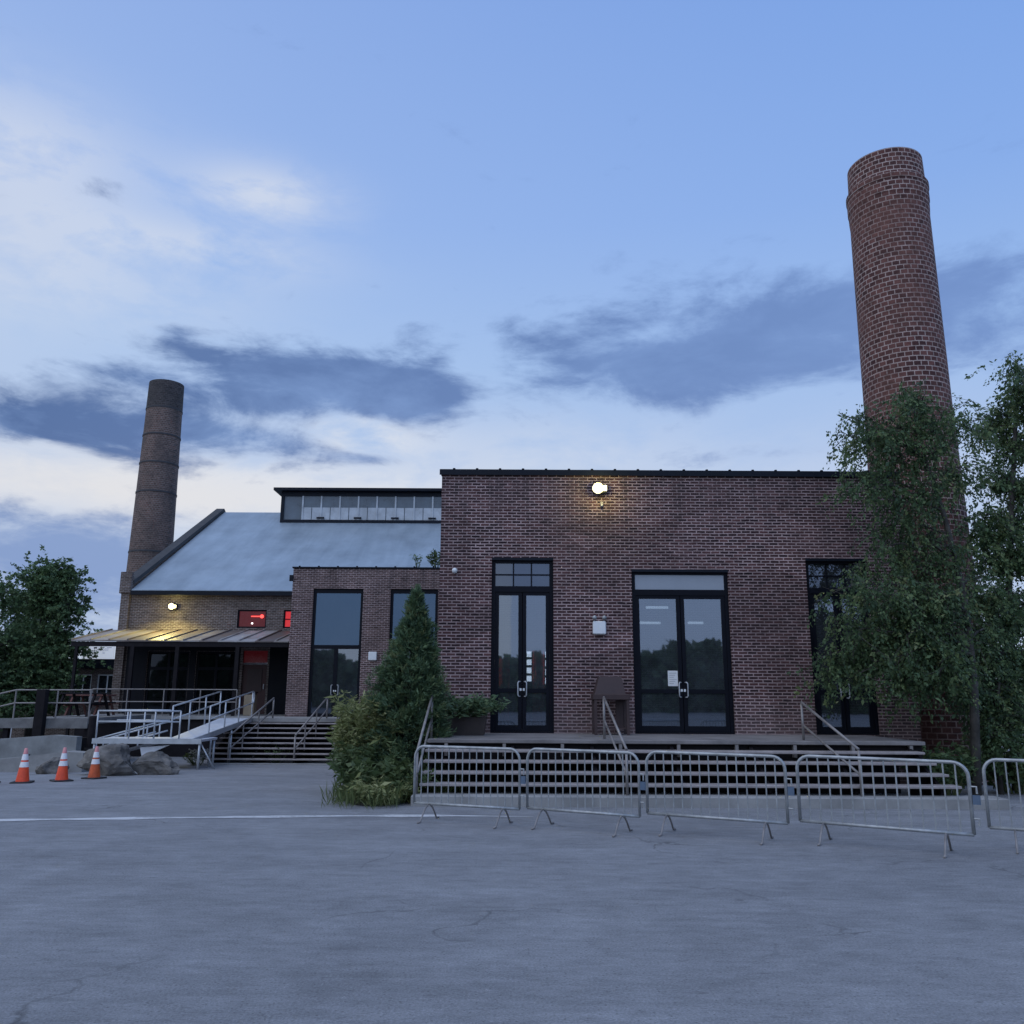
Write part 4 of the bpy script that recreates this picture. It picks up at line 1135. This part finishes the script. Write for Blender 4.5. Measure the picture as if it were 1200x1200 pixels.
cr = thing('wooden_crate', 'dark red slatted crate under the timber deck edge', 'crate', (-12.35, 25.3, gz(25.3)))
for k in range(6): bx('slat', M['red_wood'], cr, -12.72, -12.18, 25.0, 25.03, gz(25) + .02 + k * .13, gz(25) + .13 + k * .13)
bx('body', M['dark_wood'], cr, -12.7, -12.2, 25.031, 25.5, gz(25.3), .55)
a = at(113, 862, 25.2); 
tp = thing('dark_bollard', 'short thick dark post between the timber deck and the ramp', 'post', (-11.98, 25.2, gz(25)))
MB().lathe([(.11, gz(25)), (.11, 1.12), (.09, 1.16), (.001, 1.17)], -11.98, 25.2, 16).build('post', M['dark_wood'], tp)
bx('band', M['rubber'], tp, -12.1, -11.86, 25.08, 25.32, .2, .28)

# shed and roof sign far left
sh = thing('small_outbuilding', 'small dark roofed brick outbuilding far behind the left railing', 'building', (-22, 45, gz(45)))
SW = [(-22.6, -21.7, 1.2, 2.75), (-21.4, -20.4, 1.7, 2.75)]
holed_wall(-25.5, -19.2, -.8, 3.05, 45, .3, SW).build('front_wall', M['brick_hall'], sh)
bx('side_wall', M['brick_hall'], sh, -25.5, -19.2, 48, 48.3, -.8, 3.05)
bx('roof', M['flash'], sh, -25.8, -18.9, 44.6, 48.6, 3.06, 3.52)
for (a, b, c, d) in SW:
    w = MB().box(a, a + .06, 45.05, 45.12, c, d).box(b - .06, b, 45.05, 45.12, c, d).box(a + .06, b - .06, 45.05, 45.12, d - .06, d).box((a + b) / 2 - .03, (a + b) / 2 + .03, 45.05, 45.12, c, d - .06).build('window', M['white'], sh)
    bx('glass_pane', M['glass_dark'], w, a + .06, (a + b) / 2 - .03, 45.07, 45.08, c, d - .06); bx('glass_pane', M['glass_dark'], w, (a + b) / 2 + .03, b - .06, 45.07, 45.08, c, d - .06)
M['sign_white'] = plain('sign board', (0.62, 0.66, 0.72), 0.5, 0, 0.04, 3, 0)
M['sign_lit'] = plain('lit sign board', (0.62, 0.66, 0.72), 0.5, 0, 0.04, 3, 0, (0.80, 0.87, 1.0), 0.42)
M['sign_blue'] = plain('sign blue', (0.07, 0.11, 0.22), 0.6, 0, 0.1, 3, 0)
M['sign_dark'] = plain('sign dark', (0.03, 0.04, 0.06), 0.6, 0, 0.1, 3, 0)
def roof_sign():
    Y = 44.9
    a, b = at(95, 771.5, Y), at(134, 754, Y)
    t = thing('sign_board', 'white sign board with faint blue lettering on the outbuilding roof', 'sign', (a.x, Y, 3.52))
    bx('board', M['sign_lit'], t, a.x, b.x, Y, Y + .12, 3.523, b.z)
    def mark(px0, px1, py0, py1, m, nm='letter'):
        p, q = at(px0, py1, Y), at(px1, py0, Y)
        bx(nm, M[m], t, p.x, q.x, Y - .012, Y - .001, p.z, q.z)
    mark(110, 114, 758.3, 760, 'sign_dark', 'emblem'); mark(110, 110.9, 760.1, 765, 'sign_blue', 'emblem'); mark(109.6, 112.5, 765.2, 766, 'sign_blue', 'emblem')
    for (u, v, w_, z_) in ((115.2, 115.8, 758.5, 763), (116.4, 117, 758.5, 763), (115.8, 116.4, 760.5, 761), (118, 118.5, 760, 763), (119, 119.5, 760, 763), (120.3, 121.6, 760, 760.5), (120.3, 121.6, 762.5, 763), (122.4, 122.9, 759.5, 763), (123.5, 124, 759.5, 763), (124.8, 125.3, 759.5, 763), (126.2, 126.8, 759.6, 763), (125.4, 131, 758.8, 759.3), (120, 123, 765, 765.5)):
        mark(u, v, w_, z_, 'sign_blue')
    bx('dark_mark', M['sign_dark'], t, at(95.5, 766, Y).x, at(99.5, 766, Y).x, Y - .012, Y - .001, at(96, 767.5, Y).z, at(96, 762, Y).z)
roof_sign()
# sign at the right edge
Y = 24.0
a, b = at(1182, 869.5, Y), at(1212, 853, Y)
sg = thing('yard_sign', 'small white sign with a dark palm shaped mark low at the right edge', 'sign', (a.x, Y, gz(Y)))
bx('board', M['sign_white'], sg, a.x, b.x, Y, Y + .03, a.z, b.z)
for xx in (a.x + .05, b.x - .1): bx('leg', M['rail'], sg, xx, xx + .04, Y + .031, Y + .06, gz(Y), b.z - .05)
p = at(1190, 862, Y)
mk = MB()
for ang in (20, 75, 120, 165, 215, 330):
    d = Vector((math.cos(R(ang)), 0, math.sin(R(ang)))); q = Vector((p.x, Y - .008, p.z + .03))
    mk.prism([q, q + d * .08 + Vector((0, 0, .025)), q + d * .12 - Vector((0, 0, .02))], (0, .006, 0))
mk.box(p.x - .012, p.x + .012, Y - .008, Y - .002, p.z - .09, p.z + .02)
mk.build('mark', M['sign_dark'], sg)

# ------------------------------------------------------------------ vegetation
def leaf_obj(name, P, D, L, Wd, mat, parent=None, org=(0, 0, 0), U=None):
    n = len(P)
    P = np.asarray(P, float); D = np.asarray(D, float)
    D /= np.linalg.norm(D, axis=1)[:, None] + 1e-9
    rv = rs.normal(size=(n, 3))
    S = np.cross(D, rv); S /= np.linalg.norm(S, axis=1)[:, None] + 1e-9
    Nn = np.cross(S, D)
    q = np.clip(rs.lognormal(-.05, .32, n), .45, 2.0)
    l = (L * q)[:, None]; w = (Wd * q * rs.uniform(.75, 1.25, n))[:, None]
    off = np.zeros(3)
    p = parent
    if p is not None:
        while p is not None: off += np.array(p.location); p = p.parent
    else: off = np.array(org, float)
    P = P - off
    V = np.empty((n, 4, 3))
    V[:, 0] = P
    V[:, 1] = P + D * l * .45 + S * w * .5 + Nn * l * .08
    V[:, 2] = P + D * l
    V[:, 3] = P + D * l * .45 - S * w * .5 + Nn * l * .08
    me = bpy.data.meshes.new(name)
    me.vertices.add(4 * n); me.vertices.foreach_set('co', V.reshape(-1))
    me.loops.add(4 * n); me.loops.foreach_set('vertex_index', np.arange(4 * n, dtype=np.int32))
    me.polygons.add(n); me.polygons.foreach_set('loop_start', np.arange(0, 4 * n, 4, dtype=np.int32)); me.polygons.foreach_set('loop_total', np.full(n, 4, dtype=np.int32))
    uvl = me.uv_layers.new(name='UVMap')
    u = rs.normal(.5, .2, n) if U is None else np.asarray(U) + rs.normal(0, .12, n)
    u = np.repeat(np.clip(u, 0, 1), 4)
    uvl.data.foreach_set('uv', np.stack([u, np.tile([0, .5, 1, .5], n)], 1).reshape(-1))
    me.materials.append(mat); me.update(calc_edges=True); me.validate()
    o = bpy.data.objects.new(name, me); col.objects.link(o)
    if parent is not None: o.parent = parent
    else: o.location = tuple(off)
    return o

def curve_pts(a, b, sag, n=7, jit=.04):
    a, b = Vector(a), Vector(b); L = (b - a).length
    out = []
    for k in range(n + 1):
        t = k / n
        p = a.lerp(b, t) + Vector((0, 0, sag * L * math.sin(math.pi * t)))
        if 0 < k < n: p += Vector((rnd.gauss(0, jit), rnd.gauss(0, jit), rnd.gauss(0, jit))) * L * .6
        out.append(p)
    return out

def grow(name, label, cat, trunk, r0, ends, leaf, bark, ntwig, nleaf, tl, L, Wd, droop=.4, sag=.12, group=None, spread=.15, inner=.22, from_lo=.25):
    """trunk polyline, limbs to given crown points, leafy twigs along the limbs"""
    t = thing(name, label, cat, trunk[0], group)
    tr = MB()
    n = len(trunk)
    tr.tube(trunk, [r0 * (1 - .8 * i / (n - 1)) for i in range(n)], 9)
    limbs = []
    tv = [Vector(p) for p in trunk]
    for e in ends:
        e = Vector(e)
        best = None
        for i in range(n - 1):
            for k in range(6):
                q = tv[i].lerp(tv[i + 1], k / 6); f = (i + k / 6) / (n - 1)
                if f < from_lo: continue
                d = (q - e).length + max(0, q.z - e.z + .25 * (q - e).length) * .5
                if best is None or d < best[0]: best = (d, q, f)
        pts = curve_pts(best[1], e, sag)
        rr_ = r0 * (1 - .8 * best[2]) * .55
        tr.tube(pts, [max(.008, rr_ * (1 - .85 * k / 7)) for k in range(8)], 5, cap=False)
        limbs.append(pts)
    P = []; D = []; UU = []
    tot = [sum((l[i + 1] - l[i]).length for i in range(len(l) - 1)) + .4 for l in limbs]
    S = sum(tot)
    for l, w in zip(limbs, tot):
        for _ in range(int(ntwig * w / S)):
            f = inner + (1 - inner) * rnd.random() ** .75
            x = f * (len(l) - 1); i = min(int(x), len(l) - 2)
            s0 = l[i].lerp(l[i + 1], x - i) + Vector((rnd.gauss(0, spread), rnd.gauss(0, spread), rnd.gauss(0, spread * .8)))
            d = Vector((rnd.gauss(0, 1), rnd.gauss(0, 1), rnd.gauss(-droop, .55))).normalized()
            ln = tl * rnd.uniform(.5, 1.3); uu = rnd.gauss(.45, .22)
            if rnd.random() < .5: tr.tube([l[i].lerp(l[i + 1], x - i), s0, s0 + d * ln * .8], [.008, .006, .003], 3, cap=False)
            for _k in range(nleaf):
                g = rnd.random()
                q = s0 + d * ln * g + Vector((0, 0, -droop * .35 * ln * g * g))
                P.append((q.x + rnd.gauss(0, .035) , q.y + rnd.gauss(0, .035), q.z + rnd.gauss(0, .03)))
                UU.append(uu); D.append((d.x + rnd.gauss(0, .8), d.y + rnd.gauss(0, .8), d.z - droop * .6 + rnd.gauss(0, .7)))
    tr.build('trunk', bark, t, smooth=True)
    leaf_obj('crown', P, D, L, Wd, leaf, t, U=UU)
    return t

# --- birches at the right
def px_list(lst, Y, dy):
    return [at(x, y, Y + rnd.uniform(-dy, dy)) for (x, y) in lst]
tb_ = at(1140, 893, 16.9); tb_.z = gz(16.9)
birch_trunk = [tb_, at(1141, 800, 16.9), at(1130, 700, 16.95), at(1108, 610, 17), at(1085, 540, 17.05), at(1068, 470, 17.1)]
e1 = [(1055, 452), (1070, 470), (1085, 462), (992, 488), (1002, 520), (985, 505), (1040, 500), (1125, 478), (1150, 492), (1100, 505), (1060, 530), (1025, 545), (1010, 572),
      (985, 565), (1120, 560), (1145, 545), (1050, 590), (1085, 600), (1020, 620), (1035, 640), (1000, 660), (985, 690), (975, 730), (962, 770), (958, 795), (985, 760),
      (1000, 740), (1005, 790), (1010, 700), (1030, 700), (1045, 720), (1050, 770), (1060, 680), (1075, 740), (1085, 660), (1095, 700), (1110, 640), (1120, 720), (1130, 780), (1100, 790), (1075, 800), (1045, 800), (1150, 680), (1165, 740), (1060, 635), (1090, 560), (1070, 505), (1115, 520)]
grow('birch_tree', 'tall drooping leafy tree half covering the right door and chimney', 'tree', birch_trunk, .095, px_list(e1, 16.9, .8), M['leaf_birch'], M['birch_bark'], 1750, 27, .62, .07, .037, 1.0, .1, 'trees in front of the brick chimney')
t2 = at(1188, 890, 18.6); t2.z = gz(18.6)
tr2 = [t2, at(1186, 800, 18.6), at(1182, 690, 18.6), at(1186, 580, 18.6), at(1190, 500, 18.6), at(1193, 430, 18.6)]
e2 = [(1192, 425), (1196, 445), (1180, 470), (1210, 470), (1165, 492), (1150, 505), (1215, 520), (1175, 530), (1195, 520), (1158, 560), (1182, 570), (1210, 580), (1150, 600), (1170, 620), (1195, 610), (1150, 650), (1180, 660), (1205, 650), (1165, 700), (1190, 710), (1215, 700), (1150, 740), (1175, 760), (1195, 780), (1160, 800), (1185, 820), (1215, 780), (1240, 560), (1250, 640), (1260, 720), (1235, 480), (1145, 700), (1140, 620), (1240, 800)]
grow('birch_tree', 'taller leafy tree cut off by the right edge of the view', 'tree', tr2, .11, px_list(e2, 18.6, .8), M['leaf_birch'], M['birch_bark'], 1600, 26, .55, .075, .04, .8, .1, 'trees in front of the brick chimney')
t3 = at(1168, 885, 17.6); t3.z = gz(17.6)
tr3 = [t3, at(1169, 830, 17.6), at(1172, 770, 17.6), at(1170, 700, 17.6)]
e3 = [(1150, 770), (1185, 760), (1195, 800), (1155, 820), (1180, 820), (1140, 740), (1165, 690), (1190, 720), (1128, 770), (1205, 840), (1150, 845), (1170, 850), (1190, 845), (1135, 815), (1160, 865), (1200, 865), (1118, 800)]
grow('birch_tree', 'thin pale stemmed young tree between the two larger right trees', 'tree', tr3, .05, px_list(e3, 17.6, .5), M['leaf_birch'], M['birch_bark'], 800, 22, .45, .07, .038, .9, .1, 'trees in front of the brick chimney')

# --- broadleaf trees far left
def broad(label, px, topy, w, Y, seed, nt):
    rnd.seed(seed)
    b = at(px, 830, Y); g = Vector((b.x, Y, gz(Y))); top = at(px, topy, Y)
    H = top.z - g.z
    trunk = [g, g + Vector((.1, 0, H * .3)), g + Vector((-.1, .1, H * .6)), g + Vector((0, 0, H * .95))]
    ends = []
    for k in range(34):
        a = rnd.uniform(0, 2 * math.pi); h = rnd.uniform(.22, 1.0)
        rad = w * math.sqrt(max(.05, 1 - ((h - .5) / .55) ** 2)) * rnd.uniform(.55, 1.08)
        ends.append(g + Vector((rad * math.cos(a), rad * math.sin(a), H * h)))
    ends.append(g + Vector((0, 0, H))); ends.append(g + Vector((.4, -.2, H * .98)))
    return grow('broadleaf_tree', label, 'tree', trunk, .26, ends, M['leaf_oak'], M['bark'], int(nt * 1.25), 24, .7, .125, .09, .25, .06, 'broad trees at the left edge', spread=.42, inner=.3, from_lo=.12)
broad('dark green broadleaf tree beside the left end of the porch roof', 38, 668, 1.75, 42, 5, 1500)
broad('dense broadleaf tree cut off by the left edge', -28, 690, 2.6, 40, 9, 1300)
broad('lower broadleaf tree standing behind the other left trees', 8, 700, 2.3, 47, 14, 1100)
rnd.seed(21)

# --- conifer
def conifer():
    X, Y = -2.02, 17.2; z0 = gz(Y); H = at(487, 689, Y).z - z0
    t = thing('conifer_tree', 'dense cone shaped evergreen at the left corner of the brick front', 'tree', (X, Y, z0))
    tr = MB().tube([(X, Y, z0), (X + .03, Y, z0 + H * .5), (X + .1, Y, z0 + H * .93)], [.11, .07, .015], 8)
    P = []; D = []; UU = []
    for i in range(820):
        h = rnd.random() ** 1.25
        a = rnd.uniform(0, 2 * math.pi)
        lump = 1 + .16 * math.sin(3 * a + h * 9) + .12 * math.sin(5 * a - h * 17)
        rad = float(np.interp(h, [0, .1, .3, .46, .6, .75, .9, 1], [.56, .66, .70, .66, .52, .34, .16, .02])) * lump * rnd.uniform(.6, 1.08)
        ub = rnd.gauss(.42, .2)
        o = Vector((X + .1 * h, Y, z0 + .12 + h * (H - .25)))
        dr = Vector((math.cos(a), math.sin(a), rnd.uniform(.15, .6) + .5 * h)).normalized()
        dz = Vector((math.cos(a), math.sin(a), 0))
        tip = o + dz * rad + Vector((0, 0, rad * .12))
        if i % 4 == 0: tr.tube([o - Vector((0, 0, .1)), o.lerp(tip, .6) - Vector((0, 0, .05)), tip], [.014, .009, .003], 3, cap=False)
        for s_ in range(int(5 + 16 * rad)):
            f = .35 + .65 * rnd.random() ** .6
            kh = 1 - .65 * h; c = o.lerp(tip, f) + Vector((rnd.gauss(0, .07), rnd.gauss(0, .07), rnd.gauss(0, .07))) * kh
            uu = ub + rnd.gauss(0, .16) + .25 * (f - .75)
            sd = (dr + Vector((rnd.gauss(0, .5), rnd.gauss(0, .5), rnd.gauss(.1, .4)))).normalized()
            for k in range(10):
                g = rnd.random() * .15 * kh
                P.append((c.x + sd.x * g + rnd.gauss(0, .018), c.y + sd.y * g + rnd.gauss(0, .018), c.z + sd.z * g + rnd.gauss(0, .018)))
                UU.append(uu); D.append((sd.x + rnd.gauss(0, .4), sd.y + rnd.gauss(0, .4), sd.z + rnd.gauss(0, .35)))
    for k in range(240):                      # leader shoots
        f = rnd.random()
        P.append((X + .1 + rnd.gauss(0, .03 + .05 * (1 - f)), Y + rnd.gauss(0, .03), z0 + H * (.88 + .13 * f))); D.append((rnd.gauss(0, .4), rnd.gauss(0, .4), 1)); UU.append(.5)
    tr.build('trunk', M['bark'], t, smooth=True)
    leaf_obj('crown', P, D, .078, .017, M['leaf_con'], t, U=UU)
conifer()

# --- shrubs and weeds
def shrub(name, label, cx, cy, w, H, leaf, nstem, nl, L, Wd, lean=.25, z0=None, cat='shrub', group=None):
    z0 = gz(cy) if z0 is None else z0
    t = thing(name, label, cat, (cx, cy, z0), group)
    stm = MB(); P = []; D = []
    for i in range(nstem):
        a = rnd.uniform(0, 2 * math.pi); q = w * math.sqrt(rnd.random())
        b = Vector((cx + q * .45 * math.cos(a), cy + q * .45 * math.sin(a), z0 - .01))
        h = H * rnd.uniform(.55, 1.0)
        e = b + Vector((q * math.cos(a) + rnd.gauss(0, lean * .3), q * math.sin(a) + rnd.gauss(0, lean * .3), h))
        m_ = b.lerp(e, .55) + Vector((0, 0, h * .1))
        stm.tube([b, m_, e], [.009, .006, .003], 4, cap=False)
        for k in range(nl):
            f = .2 + .8 * rnd.random() ** .8
            p = (b.lerp(m_, f / .55) if f < .55 else m_.lerp(e, (f - .55) / .45))
            aa = rnd.uniform(0, 2 * math.pi)
            P.append(tuple(p + Vector((rnd.gauss(0, .02), rnd.gauss(0, .02), rnd.gauss(0, .03)))))
            D.append((math.cos(aa), math.sin(aa), rnd.gauss(.05, .5)))
    stm.build('stem', M['leaf_weed'], t)
    leaf_obj('foliage', P, D, L, Wd, leaf, t)
    return t
shrub('yellow_shrub', 'pale yellow green bush with long leaves left of the conifer', -2.88, 17.2, .45, 1.95, M['leaf_yel'], 80, 80, .14, .03, group=None)
G3 = 'wild weeds at the foot of the conifer'
shrub('weed_clump', 'tallest olive weed clump spreading over the annex steps edge', -2.85, 16.6, .42, 1.05, M['leaf_weed'], 80, 34, .12, .028, group=G3)
shrub('weed_clump', 'broad leaved weed clump in front of the conifer trunk', -2.35, 15.7, .5, .72, M['leaf_weed'], 60, 30, .12, .05, group=G3)
shrub('weed_clump', 'small yellowish weed clump spilling onto the asphalt', -2.15, 15.0, .42, .42, M['leaf_yel'], 46, 22, .11, .03, group=G3)
shrub('weed_clump', 'low weed clump tucked behind the first crowd barrier', -1.75, 15.4, .3, .55, M['leaf_weed'], 36, 26, .11, .04, group=G3)
shrub('flower_clump', 'small white flowers at the foot of the annex steps', *at(231, 890, 26.6).to_2d(), .28, .42, M['leaf_weed'], 22, 14, .07, .03, z0=gz(26.6), cat='flowers')
q = at(231, 886, 26.5)
fl = [o for o in bpy.data.objects if o.name.startswith('flower_clump')][0]
P = [(q.x + rnd.gauss(.05, .14), 26.45 + rnd.gauss(0, .1), gz(26.5) + rnd.uniform(.22, .46)) for _ in range(260)]
leaf_obj('blossom', P, rs.normal(size=(260, 3)), .06, .05, M['petal'], fl)
shrub('weed_clump', 'sparse weeds growing up between the annex treads', *at(325, 890, 28.2).to_2d(), .3, .55, M['leaf_weed'], 16, 16, .09, .03, z0=gz(28.2), group=None)
p = at(512, 660, 31.95)
shrub('roof_weed', 'small weed sprouting on the annex coping beside the brick corner', p.x, 31.95, .28, .75, M['leaf_weed'], 12, 26, .11, .05, z0=AZ + .055, cat='plant')
p = at(489, 662, 31.95)
shrub('roof_weed', 'wispy weed on the annex coping above the conifer tip', p.x, 31.95, .2, .6, M['leaf_con'], 7, 12, .1, .045, z0=AZ + .055, cat='plant')
# undergrowth behind the barriers at the right
shrub('low_bush', 'dark bush at the right end of the front steps', 8.35, 17.2, .6, .95, M['leaf_birch'], 60, 34, .1, .05, group='bushes at the right end of the steps')
shrub('low_bush', 'dark bush under the tree at the right edge', 10.2, 17.9, .8, 1.0, M['leaf_birch'], 70, 34, .11, .055, group='bushes at the right end of the steps')
# grass along the bed
def grass():
    P = []; D = []
    for _ in range(5200):
        a = rnd.uniform(0, 2 * math.pi); q = rnd.random() ** .62 * (1 + .12 * math.sin(3 * a + 1) + .1 * math.sin(8 * a) + .06 * math.sin(19 * a) + rnd.gauss(0, .07))
        x, y = -2.2 + 1.08 * q * math.cos(a), 16.7 + 2.15 * q * math.sin(a)
        if x > -1.62 and y < 15.4: continue
        P.append((x, y, gz(y))); D.append((rnd.gauss(0, .45), rnd.gauss(0, .45), 1))
    o = leaf_obj('grass', P, D, .26, .016, M['leaf_grass'])
    tag(o, 'short yellowish grass round the foot of the conifer', 'grass', kind='stuff')
grass()
# planter with juniper on the deck
pl = thing('planter', 'dark planter box on the deck left of the six pane door', 'planter', (-.98, 18.2, 1.0))
MB().prism([(-1.42, 17.9, 1.0), (-.55, 17.9, 1.0), (-.5, 17.9, 1.36), (-1.47, 17.9, 1.36)], (0, .6, 0)).build('box', M['terracotta'], pl)
bx('soil', M['soil'], pl, -1.42, -.55, 17.95, 18.45, 1.361, 1.37)
shrub('planter_shrub', 'low spreading juniper in the planter by the six pane door', -.95, 18.15, .62, .42, M['leaf_con'], 60, 46, .10, .03, lean=.6, z0=1.37, cat='shrub')

# --- distant woods: beyond the yard, and across the road behind the viewer (seen mirrored in the glass)
def wood(name, label, xa, xb, Y, hmin, hmax, n, L, dep):
    P = []; D = []
    cl_ = []
    x = xa
    while x < xb:
        cl_.append((x, Y + rnd.uniform(-dep, dep), rnd.uniform(hmin, hmax), rnd.uniform(2.2, 4.2))); x += rnd.uniform(1.8, 3.4)
    for _ in range(n):
        c = rnd.choice(cl_); a = rnd.uniform(0, 2 * math.pi); v = rnd.random()
        h = c[2] * v; q = c[3] * math.sqrt(max(.03, 1 - (max(v - .35, 0) / .68) ** 2)) * rnd.random() ** .4
        P.append((c[0] + q * math.cos(a), c[1] + q * math.sin(a), gz(c[1]) + h)); D.append((rnd.gauss(0, 1), rnd.gauss(0, 1), rnd.gauss(0, 1)))
    o = leaf_obj(name, P, D, L, L * .8, M['leaf_oak'], None, (0.5 * (xa + xb), Y, 0))
    tag(o, label, 'wood', kind='stuff')
wood('distant_wood', 'distant dark wood low behind the buildings', -75, 85, 95, 3.0, 5.5, 14000, 1.0, 5)
wood('roadside_wood', 'dark wood across the road mirrored in the door glass', -50, 60, -62, 5.0, 8.2, 70000, .85, 4)
